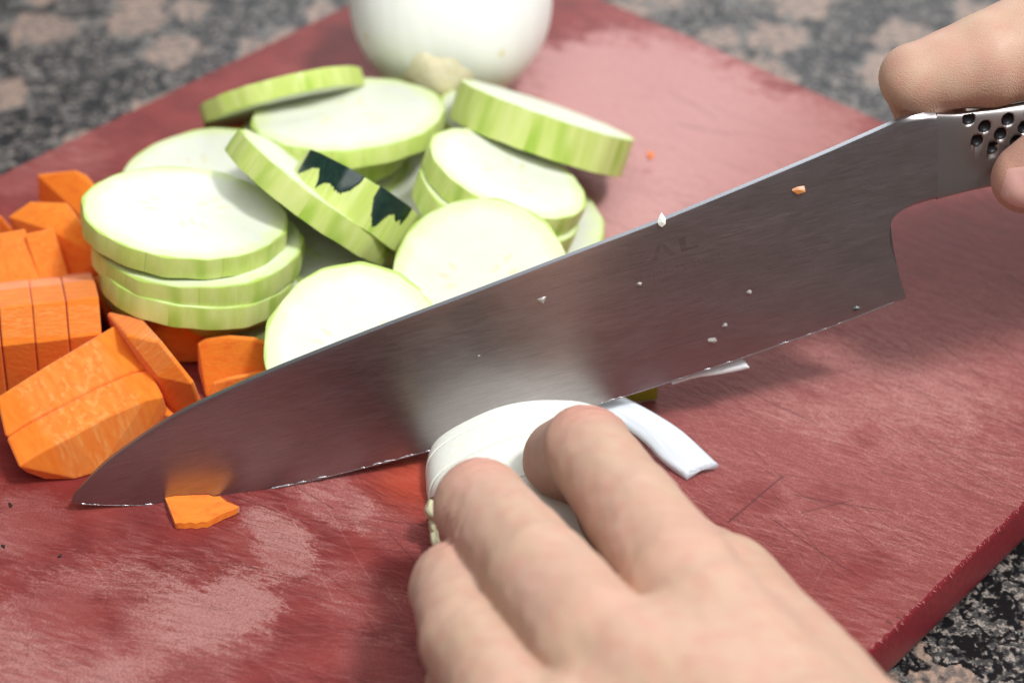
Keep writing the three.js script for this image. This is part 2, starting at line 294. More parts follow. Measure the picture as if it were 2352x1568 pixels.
// back slice, leaning, seen from its rim
Z(640, 203, 192, -26, -14, 5.5, 2, 'thin zucchini slice tilted up on its rim at the back of the pile', { sign: 1 });
Z(452, 400, 190, 105, -14, 6, 10, 'zucchini slice half hidden behind the top slice of the left stack');
// left stack
Z(481, 621, 250, 122, -5, 3, 4, 'wide pale zucchini slice forming the lowest layer of the left stack');
Z(455, 600, 226, 104, 5, 6, 10, 'third zucchini slice from the top of the left stack with vertical peel marks');
Z(455, 545, 240, 112, 1, 6, 16, 'second zucchini slice from the top of the left stack, shifted towards the knife');
Z(427, 484, 236, 106, 5, 5.4, 21.5, 'large pale zucchini slice on top of the left stack next to the carrots', { wet: false });
// upper middle
Z(740, 305, 200, 92, -6, 6, 10, 'zucchini slice directly under the large upper slice, its edge peeping out');
Z(800, 258, 224, 84, -4, 5, 16, 'large pale zucchini slice on top of the pile below the whole onion');
// right
Z(1060, 262, 60, 40, 60, 5, 6, 'small zucchini piece wedged beside the thick slice near the onion');
Z(1258, 250, 214, 16, 19, 10.5, 3, 'thick zucchini slice standing on its rim at the far right of the pile');
Z(1150, 450, 196, 84, 22, 7, 8, 'zucchini slice underneath the tilted slice at the right of the pile');
Z(1168, 394, 194, 80, 23, 6, 14, 'tilted zucchini slice on top at the right, above the round face by the knife');
// the leaning pair at the middle
const skinny = Z(836, 424, 154, -16, 31, 11.2, 9.5, 'small zucchini end slice with two strips of dark green skin left on its rim');
Z(742, 430, 228, 26, 36, 6.6, 5, 'zucchini slice leaning on its edge across the middle of the pile, before the dark skin');
// front faces
Z(1106, 655, 213, 208, 0, 6, 0, 'round zucchini slice facing the camera just above the blade, the larger of two', { sign: 1 });
Z(816, 806, 211, 206, 0, 6, 0, 'wet glistening round zucchini slice facing the camera beside the carrots', { wet: true });
{
  // dark skin left on the rim: two curved strips with torn lower borders
  const { g, t, outline } = skinny, patch = (a0, a1, dip) => {
    const M = 72, rows = [0, 0.3, 0.6, 0.85, 1].map((f) => Array.from({ length: M + 1 }, (_, j) => {
      const w = j / M, th = mix(a0, a1, w), k = dip.findIndex((q) => q[0] >= w), [p, q] = [dip[Math.max(0, k - 1)], dip[k]], dp = q[0] > p[0] ? mix(p[1], q[1], (w - p[0]) / (q[0] - p[0])) : q[1];
      const y = mix(t - 0.05, t * (1 - clamp(dp + 0.03 * n2(w * 30, a0 * 5), 0.04, 0.96)), f), r = outline(th) + (f === 1 || j === 0 || j === M ? 0.02 : 0.3);
      return V(r * Math.cos(th), y, r * Math.sin(th));
    }));
    return rows;
  };
  g.userData.skin = 0;
  for (const [a0, a1, dip] of [[2.75, 1.62, [[0, 0.62], [0.1, 0.6], [0.2, 0.5], [0.3, 0.36], [0.38, 0.32], [0.44, 0.5], [0.48, 0.78], [0.54, 0.6], [0.64, 0.52], [0.74, 0.6], [0.84, 0.62], [0.93, 0.45], [1, 0.12]]], [1.36, 0.66, [[0, 0.3], [0.12, 0.62], [0.3, 0.86], [0.36, 0.8], [0.5, 0.46], [0.62, 0.36], [0.74, 0.5], [0.84, 0.36], [0.93, 0.5], [1, 0.2]]]]) {
    const m = part('dark_skin', gridGeo(patch(a0, a1, dip), false, a1 > a0 ? false : true), skinMat, g); m.userData.label = 'dark green strip of unpeeled skin'; m.material.side = THREE.DoubleSide;
  }
  delete g.userData.skin;
}

// ---------------------------------------------------------------- whole onion
const onionMap = dataTex(1024, 512, (u, v) => {
  const a = u * 2 * Math.PI, l = fbm(u * 40, v * 1.2, 3), f = n2(u * 160, v * 3);
  let c = mix3([250, 250, 245], [246, 247, 238], clamp(0.4 + 0.8 * l + 0.1 * f));
  c = mix3(c, [214, 200, 150], sstep(0.90, 0.99, v + 0.01 * f));
  const p = Math.hypot((u - 0.30 + 0.02 * l) / 0.075, (v - 0.80) / 0.035) + 0.35 * fbm(u * 14, v * 14, 3);
  c = mix3(c, [222, 186, 112], 0.75 * sstep(1.1, 0.6, p));
  for (const [x, y] of [[0.17, 0.60], [0.52, 0.70], [0.4, 0.5]]) c = mix3(c, [226, 206, 140], 0.5 * sstep(1, 0.4, Math.hypot((u - x) / 0.008, (v - y) / 0.02)));
  return c;
});
{
  const cx = 1035, cy = 6, a = 233, d = ray(cx, cy), depth = EYE.y / (a / FOCAL - d.y), R = a / FOCAL * depth, c = EYE.clone().addScaledVector(d, depth);
  const o = thing('onion', 'whole peeled white onion standing at the far end of the board', 'onion', V(c.x, 0, c.z));
  const prof = [], N = 60;
  for (let i = 0; i <= N; i++) {
    const t = i / N * Math.PI; let r = Math.sin(t) * R, y = Math.cos(t) * R;
    if (t < 0.5) { y += 2.2 * (1 - t / 0.5) ** 2; r *= 1 - 0.12 * (1 - t / 0.5); }
    prof.push([Math.max(r, 0.01), y, i / N]);
  }
  const rows = prof.map(([r, y]) => Array.from({ length: 129 }, (_, j) => { const w = j / 128 * 2 * Math.PI, k = 1 + 0.006 * Math.cos(5 * w + 1) + 0.003 * n2(Math.cos(w) * 4, Math.sin(w) * 4 + y * 0.02); return V(r * k * Math.cos(w), y, r * k * Math.sin(w)); }));
  const g = gridGeo(rows, false, true);
  g.rotateX(0).applyMatrix4(new THREE.Matrix4().makeRotationFromEuler(new THREE.Euler(1.05 - Math.PI / 2 + 0.35, 0.0, 0.18)));
  g.translate(0, c.y, 0);
  part('bulb', g, std({ map: onionMap, roughness: 1, transmission: 0.05, clearcoat: 0.4, clearcoatRoughness: 0.3 }), o);
  const hit = (px, py) => { const e = ray(px, py).normalize(), oc = EYE.clone().sub(c), b = oc.dot(e), q = b * b - oc.lengthSq() + R * R; return EYE.clone().addScaledVector(e, -b - Math.sqrt(Math.max(0, q))); };
  const dir = hit(1004, 190).sub(c).normalize(), side = dir.clone().cross(V(0, 1, 0)).normalize(), up = side.clone().cross(dir), down = V(0.25, -1, 0.2).normalize();
  const rt = [[0.01, 0, 2.6], [2.4, 0, 2.5], [4, 0, 2.1], [5.6, 0, 1.5], [7, 0, 0.95], [9, 0.3, 0.4], [10.6, 0.7, -0.15]].map(([r, b, h]) => Array.from({ length: 49 }, (_, j) => { const w = j / 48 * 2 * Math.PI, k = r * (1 + (0.06 + 0.008 * r) * n2(Math.cos(w) * 1.2, Math.sin(w) * 1.2 + r * 0.1)), a = k / R; return c.clone().addScaledVector(dir, R * Math.cos(a)).addScaledVector(side, R * Math.sin(a) * Math.cos(w)).addScaledVector(up, R * Math.sin(a) * Math.sin(w)).addScaledVector(dir, h).addScaledVector(down, h * 0.55); }));
  const rootMap = dataTex(128, 128, (u, v) => { const n = fbm(u * 30, v * 5, 3), k = mix3([244, 237, 212], [232, 214, 168], clamp(0.35 + n)); return k; });
  part('root', gridGeo(rt, false, true), std({ map: rootMap, roughness: 0.75, side: THREE.DoubleSide }), o, V(c.x, 0, c.z));
}

// ---------------------------------------------------------------- carrots
const carrotMap = dataTex(512, 512, (u, v) => {
  const l = 0.6 * fbm(u * 5, v * 12, 4), f = fbm(u * 14 + 9, v * 34, 3), b = fbm(u * 6 + 40, v * 6, 3);
  let c = mix3([254, 134, 20], [255, 156, 40], clamp(0.45 + 0.8 * l));
  c = mix3(c, [254, 164, 66], 0.3 * sstep(0.2, 0.6, f + 0.4 * b));
  return mix3(c, [240, 104, 16], 0.35 * sstep(0.1, 0.5, b - 0.3 * l));
});
const coreMap = dataTex(512, 512, (u, v) => {
  const l = 0.6 * fbm(u * 5, v * 9, 4), f = fbm(u * 12 + 9, v * 24, 3), b = fbm(u * 5 + 40, v * 7, 4);
  let c = mix3([253, 138, 34], [254, 158, 60], clamp(0.5 + l));
  c = mix3(c, [254, 180, 96], 0.28 * sstep(0.12, 0.6, f + 0.8 * b));
  return mix3(c, [248, 120, 20], 0.3 * sstep(0.15, 0.5, b - 0.4 * f));
});
const carrotBump = dataTex(256, 256, (u, v) => { const b = 128 + 70 * fbm(u * 20, v * 36, 3); return [b, b, b]; }, false);
const carrotOpt = { roughness: 1, transmission: 0.25, clearcoat: 0.35, clearcoatRoughness: 0.3, bumpMap: carrotBump, bumpScale: 0.0002 };
const carrotMat = std({ map: carrotMap, ...carrotOpt }), coreMat = std({ map: coreMap, ...carrotOpt });
const halfMap = dataTex(512, 512, (u, v) => {
  const w = v * 3 - 1 + 0.05 * fbm(u * 9, v * 20, 3), core = sstep(0, 0.09, w) * sstep(1, 0.91, w), l = fbm(u * 4, v * 26, 4), f = fbm(u * 12 + 9, v * 40, 3), b = fbm(u * 6 + 40, v * 14, 4);
  let c = mix3([254, 130, 18], [255, 152, 38], clamp(0.45 + 0.7 * l)), k = mix3([252, 136, 38], [253, 156, 64], clamp(0.5 + 0.9 * l));
  k = mix3(k, [254, 190, 118], 0.42 * sstep(0.08, 0.5, f + 0.8 * b)); k = mix3(k, [246, 122, 30], 0.4 * sstep(0.1, 0.5, b - 0.5 * f));
  return mix3(c, k, core);
});
const halfMat = std({ map: halfMap, ...carrotOpt });
const BALL = (() => { const g = new THREE.IcosahedronGeometry(1, 1), p = g.attributes.position, s = new Map(); for (let i = 0; i < p.count; i++) { const v = V(p.getX(i), p.getY(i), p.getZ(i)); s.set(v.toArray().map((x) => x.toFixed(3)).join(), v); } return [...s.values()]; })();
function boxUV(g, grain, k = 1 / 40, off = rnd() * 5) {
  const p = g.attributes.position, n = g.attributes.normal, uv = [];
  for (let i = 0; i < p.count; i++) {
    const q = V(p.getX(i), p.getY(i), p.getZ(i)), m = V(n.getX(i), n.getY(i), n.getZ(i));
    let e = grain.clone().addScaledVector(m, -grain.dot(m)); if (e.lengthSq() < 0.05) e = V(m.y, m.z, m.x).addScaledVector(m, -(m.x * m.y + m.y * m.z + m.z * m.x)); e.normalize();
    uv.push(q.dot(e) * k + off, q.dot(m.clone().cross(e)) * k + off * 0.7);
  }
  g.setAttribute('uv', new THREE.Float32BufferAttribute(uv, 2));
  return g;
}
function hull(pts, r) { return new ConvexGeometry(pts.flatMap((p) => BALL.map((b) => p.clone().addScaledVector(b, r)))); }
const CG = 'cut carrot chunks on the board';
// pts: [px, py, h]; a fourth entry pushes the point that many mm away from the camera along the board; drop: pts also cast down to the board
function carrot(label, pts, { grain = V(1, 0, 0), r = 0.45, core = false, drop = true, raw, band, name = 'carrot_chunk', cat = 'carrot chunk', mat, low = 0 } = {}) {
  const w = raw ?? pts.map(([x, y, h, back = 0]) => P(x, y, h).add(V(0, 0, -back)));
  if (drop && !raw) for (const p of [...w]) w.push(V(p.x, low, p.z - 2));
  const c = w.reduce((a, p) => a.add(p), V(0, 0, 0)).divideScalar(w.length); c.y = low;
  const lifted = w.map((p) => V(p.x, Math.max(p.y, low + r), p.z));
  const o = thing(name, label, cat, c, cat === 'carrot chunk' ? CG : undefined);
  const g = boxUV(hull(lifted, r), grain.clone().normalize());
  if (band) {                                                        // band: two points that bound the pale heart across the piece
    const d = band[1].clone().sub(band[0]), L = d.lengthSq(), e = grain.clone().normalize(), q = V(0, 0, 0), off = rnd(), uv = g.attributes.uv;
    for (let i = 0; i < uv.count; i++) { q.fromBufferAttribute(g.attributes.position, i); uv.setXY(i, q.dot(e) / 40 + off, clamp((q.clone().sub(band[0]).dot(d) / L + 1) / 3, 0.01, 0.99)); }
  }
  // the paler heart of the carrot shows on broad cut faces
  part(cat === 'carrot chunk' ? 'body' : name, g, mat ?? (band ? halfMat : core ? coreMat : carrotMat), o, c);
  return o;
}
const G1 = V(1, 0, -0.35), G2 = V(0.75, 0, -0.66);
carrot('topmost bright carrot chunk with an angular end, farthest from the camera', [[90, 404, 19], [172, 395, 20], [197, 407, 18], [228, 446, 14], [92, 470, 8], [150, 490, 8], [215, 520, 6]], { grain: G2 });
carrot('long orange carrot chunk between the topmost chunk and the zucchini stack', [[24, 499, 19], [70, 467, 22], [150, 470, 23], [190, 520, 22], [230, 590, 17], [121, 530, 20], [60, 530, 12], [165, 650, 6], [225, 650, 6]], { grain: G2 });
carrot('small carrot end at the far left rim of the photo', [[-60, 490, 12], [0, 500, 12], [23, 527, 8], [-50, 540, 6], [10, 545, 2]], { grain: G1 });
const row = (label, a, b, core, g = G1) => carrot(label, [...a, ...b], { grain: g, core, r: 0.35 });
row('pale cut carrot slice next to the long chunk, right one in its row', [[60, 540, 22], [97, 651, 11]], [[120, 527, 22], [155, 639, 11]], true);
row('pale cut carrot slice in the middle of the upper row', [[-2, 539, 22], [19, 617, 15], [24, 661, 11]], [[54, 529, 22], [92, 652, 11]], true);
row('carrot slice cut off by the left rim in the upper row', [[-70, 556, 22], [-60, 690, 11]], [[-8, 545, 22], [14, 620, 15], [18, 664, 11]], true);
// profile: points [px, py, h] of one end; the piece runs from it along v, between shares a and b of v
function prism(label, profile, v, a, b, opt = {}) {
  const w = profile.map(([x, y, h]) => P(x, y, h)), pts = [...w.map((p) => p.clone().addScaledVector(v, a)), ...w.map((p) => p.clone().addScaledVector(v, b))];
  return carrot(label, [], { raw: pts, ...opt });
}
const rowV = P(142, 655, 23).sub(P(67, 664, 23)), rowP = [[67, 664, 22.5], [73, 702, 25.5], [80, 785, 18.5], [92, 900, 0.6], [70, 640, 0.6], [66, 648, 14]], rowO = { grain: rowV, core: true, r: 0.5, band: [P(78, 776, 19), P(73, 702, 25.5)] };
prism('carrot segment at the right end of the lower row', rowP, rowV, 1.09, 1.94, rowO);
prism('carrot segment in the middle of the lower row', rowP.map(([x, y, h]) => [x, y + 1, h]), rowV, 0.08, 0.935, rowO);
prism('carrot segment at the left of the lower row, cut by the photo rim', rowP.map(([x, y, h]) => [x, y - 1, h]), rowV, -0.92, -0.07, rowO);
prism('carrot segment reaching out of the photo at the far left of the lower row', rowP, rowV, -2.1, -1.09, rowO);
carrot('dark shaded carrot piece between the lower row and the zucchini stack', [[218, 640, 11], [240, 636, 12], [300, 700, 11], [330, 735, 8], [262, 750, 4], [228, 690, 8]], { grain: G2 });
carrot('rounded orange carrot end under the zucchini stack', [[346, 726, 13], [400, 725, 14], [440, 738, 13], [451, 765, 10], [449, 793, 5], [424, 815, 1.5], [395, 800, 4], [360, 760, 11]], { grain: G2, r: 2.2, drop: true, low: 0 });
const slabV = P(343, 728, 21).sub(P(288, 716, 21));
prism('narrow carrot slice leaning behind the big carrot half', [[253, 724, 19.5], [295, 772, 24], [367, 862, 16], [397, 935, 4], [400, 955, 0.6], [262, 770, 0.6]], slabV.clone().multiplyScalar(1.25), 0, 1, { grain: slabV, core: true, r: 0.7, band: [P(367, 862, 16), P(300, 778, 23.5)] });
{
  const end = [[49, 1066, 7.5], [100, 1034, 9.6], [158, 1004, 11.2], [253, 953, 12.8], [330, 920, 13.2], [366, 912, 12], [374, 940, 7.5], [358, 985, 2], [300, 1038, 0.6], [225, 1078, 0.5], [169, 1094, 0.5], [105, 1092, 1.2], [66, 1078, 4]], ax = P(21, 1003, 9.6).sub(P(49, 1066, 7.5));
  const a = end.map((p) => P(...p)), b = a.map((p) => p.clone().addScaledVector(ax, 0.89)), c = a.map((p) => p.clone().addScaledVector(ax, 1.11));
  const band = [P(100, 1020, 10), P(318, 905, 13)];
  const back = [[0, 917, 13], [108, 848, 16.5], [213, 787, 19.5], [262, 757, 19.5], [278, 756, 18], [306, 798, 17], [290, 800, 6], [240, 850, 0.5], [60, 960, 0.5], [10, 940, 4]].map((p) => P(...p));
  carrot('big front carrot half with a dark red cut face beside the knife tip', [], { raw: [...a, ...b], grain: ax, core: true, r: 0.8, band });
  carrot('carrot half slice behind the dark faced one, part of the big front carrot', [], { raw: [...c, ...back], grain: ax, core: true, r: 0.8, band });
}
carrot('short carrot chunk against the blade spine below the wet zucchini', [[461, 792, 13], [475, 783, 14], [527, 777, 15], [580, 781, 15], [612, 792, 13], [463, 850, 5], [478, 905, 1], [610, 900, 1]], { grain: G1, r: 0.8 });
carrot('small pale carrot piece touching the blade spine', [[494, 881, 7], [524, 871, 8], [604, 856, 8], [482, 914, 3], [580, 905, 2]], { grain: G1, core: true, r: 0.6 });
carrot('little carrot sliver tucked between the front carrot and the blade', [[372, 930, 6], [397, 956, 4], [374, 972, 2], [368, 950, 6]], { grain: G1, r: 0.5 });
carrot('carrot bit peeping out under the back zucchini slice', [[522, 268, 9], [552, 264, 10], [560, 280, 8], [525, 285, 5]], { grain: G1, r: 0.6 });
// ---------------------------------------------------------------- knife
const KT = P(163, 1153, 3.2), KH = P(2082, 684, 30), KX = KH.clone().sub(KT).normalize();
const KY0 = V(0, 1, 0).addScaledVector(KX, -KX.y).normalize(), LEAN = 0.15;                // the blade leans away from the camera
const KY = KY0.clone().multiplyScalar(Math.cos(LEAN)).addScaledVector(KX.clone().cross(KY0), -Math.sin(LEAN)), KZ = KX.clone().cross(KY);
const kPoint = (px, py) => { const d = ray(px, py); return EYE.clone().addScaledVector(d, KT.clone().sub(EYE).dot(KZ) / d.dot(KZ)); };
const kLocal = (px, py) => { const p = kPoint(px, py).sub(KT); return [p.dot(KX), p.dot(KY)]; };
const kDepth = (px, py) => kPoint(px, py).sub(EYE).dot(FWD);
const kWorld = (x, y, z = 0) => KT.clone().addScaledVector(KX, x).addScaledVector(KY, y).addScaledVector(KZ, z);
function resample(pts, n) {                                          // n + 1 points evenly along a polyline, smoothed
  const c = new THREE.CatmullRomCurve3(pts.map(([x, y]) => V(x, y, 0)), false, 'centripetal');
  return c.getSpacedPoints(n).map((p) => [p.x, p.y]);
}
const spinePx = [[163, 1150], [172, 1133], [200, 1101], [245, 1058], [300, 1017], [360, 977], [420, 942], [510, 899], [600, 859], [750, 798], [900, 740], [1050, 684], [1200, 627], [1350, 569], [1500, 512], [1650, 451], [1800, 389], [1900, 347], [1950, 325]];
const neckTopPx = [[1950, 325], [2000, 303], [2050, 281], [2090, 266], [2120, 260], [2150, 259]];
const edgePx = [[163, 1153], [180, 1158], [240, 1161], [300, 1162], [378, 1160], [460, 1152], [540, 1140], [700, 1108], [850, 1072], [1000, 1033], [1150, 991], [1250, 962], [1400, 922], [1500, 891], [1600, 858], [1700, 825], [1800, 790], [1900, 755], [2000, 717], [2082, 684]];
const neckLowPx = [[2082, 684], [2070, 645], [2056, 600], [2046, 565], [2042, 540], [2044, 515], [2052, 497], [2066, 484], [2085, 474], [2110, 466], [2150, 456]];
const toK = (l) => l.map(([x, y]) => kLocal(x, y));
const N1 = 150, N2 = 44, topK = [...resample(toK(spinePx), N1), ...resample(toK(neckTopPx), N2).slice(1)], lowK = [...resample(toK(edgePx), N1), ...resample(toK(neckLowPx), N2).slice(1)];
const KM = 34, bladeW = 2048, bladeH = 512;
const etch = document.createElement('canvas'); etch.width = bladeW; etch.height = bladeH;
const ex = etch.getContext('2d');
const bx = (x) => x / 210 * bladeW, by = (y) => bladeH - (y + 4) / 58 * bladeH, K1 = bladeW / 210;
ex.fillStyle = 'rgb(128,128,128)'; ex.fillRect(0, 0, bladeW, bladeH);
for (let i = 0; i < 2600; i++) { const x = rr(-50, bladeW), y = rr(0, bladeH), l = rr(40, 420), w = rr(0.4, 1.3), g = rnd() < 0.5 ? 255 : 0; ex.strokeStyle = `rgba(${g},${g},${g},${rr(0.04, 0.16)})`; ex.lineWidth = w * 1.3; ex.beginPath(); ex.moveTo(x, y); ex.lineTo(x + l, y - l * rr(-0.02, 0.05)); ex.stroke(); }
for (let i = 0; i < 90; i++) { const [x0, y0] = kLocal(rr(1550, 2050), rr(430, 600)), l = rr(20, 160); ex.strokeStyle = `rgba(235,235,235,${rr(0.2, 0.6)})`; ex.lineWidth = rr(0.8, 2); ex.beginPath(); ex.moveTo(bx(x0), by(y0)); ex.lineTo(bx(x0) + l, by(y0) - l * rr(-0.02, 0.12)); ex.stroke(); }
function etchText(text, px0, py0, px1, py1, h, alpha, font) {
  const [x0, y0] = kLocal(px0, py0), [x1, y1] = kLocal(px1, py1);
  ex.save(); ex.translate(bx(x0), by(y0)); ex.rotate(Math.atan2(by(y1) - by(y0), bx(x1) - bx(x0)));
  ex.font = `bold ${h * K1}px ${font}`; const w = ex.measureText(text).width; ex.scale(Math.hypot(bx(x1) - bx(x0), by(y1) - by(y0)) / w, 1);
  ex.fillStyle = `rgba(20,20,24,${alpha})`; ex.fillText(text, 0, 0); ex.restore();
}
{
  const word = [...'GLOBAL'], fade = [0.05, 0.06, 0.1, 0.16, 0.34, 0.4];
  word.forEach((c, i) => etchText(c, mix(1262, 1612, i / 6), mix(668, 560, i / 6), mix(1262, 1612, (i + 0.92) / 6), mix(668, 560, (i + 0.92) / 6), 4.6, fade[i], 'sans-serif'));
}
etchText('Stainless Steel', 1452, 648, 1655, 588, 2.0, 0.26, 'sans-serif');
const etchD = ex.getImageData(0, 0, bladeW, bladeH).data;
const bladeMap = dataTex(bladeW, bladeH, (u, v, x, y) => {
  const o = ((bladeH - 1 - y) * bladeW + x) * 4, e = etchD[o] / 128, X = u * 210, Y = v * 58 - 4, sm = fbm(X * 0.05, Y * 0.12, 3), f = n2(X * 1.5, Y * 9);
  const k = (0.93 + 0.07 * e + (e < 0.9 ? 0.45 * (e - 0.9) : 0)) * (1 + 0.02 * sm + 0.05 * n2(X * 0.12 + 3, Y * 7) + 0.03 * f);
  return [162 * k, 155 * k, 156 * k];
});
const bladeRough = dataTex(bladeW / 2, bladeH / 2, (u, v, x, y) => {
  const o = ((bladeH - 1 - y * 2) * bladeW + x * 2) * 4, e = etchD[o] / 255 - 0.5, X = u * 210, Y = v * 58 - 4, sm = fbm(X * 0.04 + 7, Y * 0.1, 3);
  const r = 84 + 7 * sm + 40 * Math.abs(e) + 8 * n2(X * 0.15, Y * 6); return [r, r, r];
}, false);
const bladeBump = dataTex(bladeW, bladeH / 2, (u, v) => { const X = u * 210, Y = v * 58, b = 128 + 34 * n2(X * 0.35, Y * 14) + 30 * n2(X * 6, Y * 0.12 + 30) * sstep(0, 1, n2(X * 0.03, 4) + 0.6); return [b, b, b]; }, false);
const steel = std({ map: bladeMap, metalness: 1, roughness: 1, roughnessMap: bladeRough, bumpMap: bladeBump, bumpScale: 0.000008, anisotropy: 0.5, anisotropyRotation: Math.PI / 2 });
const brightSteel = std({ color: new THREE.Color(0.36, 0.365, 0.39), metalness: 1, roughness: 0.42 });
const knife = thing('kitchen_knife', 'steel chef knife with broad scratched blade resting its tip on the red board', 'knife', KT);
const uvK = (x, y) => [x / 210, (y + 4) / 58];
{
  // half thickness by place on the blade: wedge from spine to edge, opening out to the round neck
  const yAt = (l, x) => { for (let i = 1; i < l.length; i++) if (l[i][0] >= x) { const [a, b] = [l[i - 1], l[i]]; return mix(a[1], b[1], clamp((x - a[0]) / Math.max(1e-6, b[0] - a[0]))); } return l[l.length - 1][1]; };
  const eK = lowK.slice(0, N1 + 1), hx0 = eK[N1][0], sl = (eK[N1][1] - eK[N1 - 8][1]) / (hx0 - eK[N1 - 8][0]), xa = kLocal(2040, 380)[0], xb = kLocal(2150, 350)[0];
  const zOf = (i, v) => {
    const x = mix(topK[i][0], lowK[i][0], v), y = mix(topK[i][1], lowK[i][1], v), e = x > hx0 ? eK[N1][1] + sl * (x - hx0) : yAt(eK, x), H = Math.max(0.6, yAt(topK, x) - e), t = clamp((y - e) / H);
    const wedge = mix(0.09, 0.88, Math.pow(t, 0.87)) * Math.min(1, H / 14 + 0.22) * (y - e < 0.9 ? mix(0.35, 1, clamp((y - e) / 0.9)) : 1);
    const fl = sstep(xa, xb, x), prof = Math.pow(Math.max(0, 1 - Math.pow(Math.abs(2 * v - 1), mix(12, 4, fl))), 0.25);
    return mix(wedge, 1.32 * prof, Math.pow(fl, 1.4));
  };
  const face = (sgn) => topK.map((tp, i) => Array.from({ length: KM + 1 }, (_, j) => {
    const v = j / KM; let z = zOf(i, v); if (j === 0) z = Math.max(0.02, z - 0.12) * (i > N1 + N2 - 8 ? 0.3 : 1);
    const vv = j === 0 ? 0 : Math.max(v, 0.004);
    return kWorld(mix(tp[0], lowK[i][0], vv), mix(tp[1], lowK[i][1], vv), sgn * z);
  }));
  const uvw = (p) => { const q = p.clone().sub(KT); return uvK(q.dot(KX), q.dot(KY)); };
  const f = gridGeo(face(1), false, false, uvw), b = gridGeo(face(-1), false, true, uvw);
  const under = lowK.slice(N1).map((lp, k) => [1, -1].map((q) => kWorld(lp[0], lp[1], q * zOf(N1 + k, 1))));
  part('blade', mergeGeometries([f, b, gridGeo(under, false, false, uvw)]), steel, knife, KT);
  // the flat top of the spine
  const sp = topK.map((tp, i) => [1, 0.5, -0.5, -1].map((q) => kWorld(tp[0], tp[1] + 0.02 + (Math.abs(q) < 1 ? 0.06 : 0), q * Math.max(0.02, zOf(i, 0) - 0.10))));
  part('spine', gridGeo(sp, false, true), brightSteel, knife, KT);
}
{
  // beads of juice left along the cutting edge
  const rows = [];
  for (let i = 2; i < N1 - 2; i++) for (let q = 0; q < 3; q++) {
    const f = (i + q / 3), a = lowK[i], b = lowK[i + 1], x = mix(a[0], b[0], q / 3), y = mix(a[1], b[1], q / 3), w = n2(x * 0.22, 2) + 0.5 * n2(x * 0.9, 7), far = sstep(150, 60, x);
    const r = 0.03 + 0.19 * Math.max(0, w - mix(0.35, -0.1, far)), c = kWorld(x, y + 0.25 + 0.5 * r, 0.12 + 0.3 * r);
    rows.push(Array.from({ length: 9 }, (_, j) => { const t = j / 8 * 2 * Math.PI; return c.clone().addScaledVector(KY, 1.5 * r * Math.cos(t)).addScaledVector(KZ, 0.8 * r * Math.sin(t)); }));
  }
  part('wet_edge', gridGeo(rows), std({ color: new THREE.Color(0.42, 0.41, 0.43), metalness: 0.85, roughness: 0.26, side: THREE.DoubleSide }), knife, KT);
}
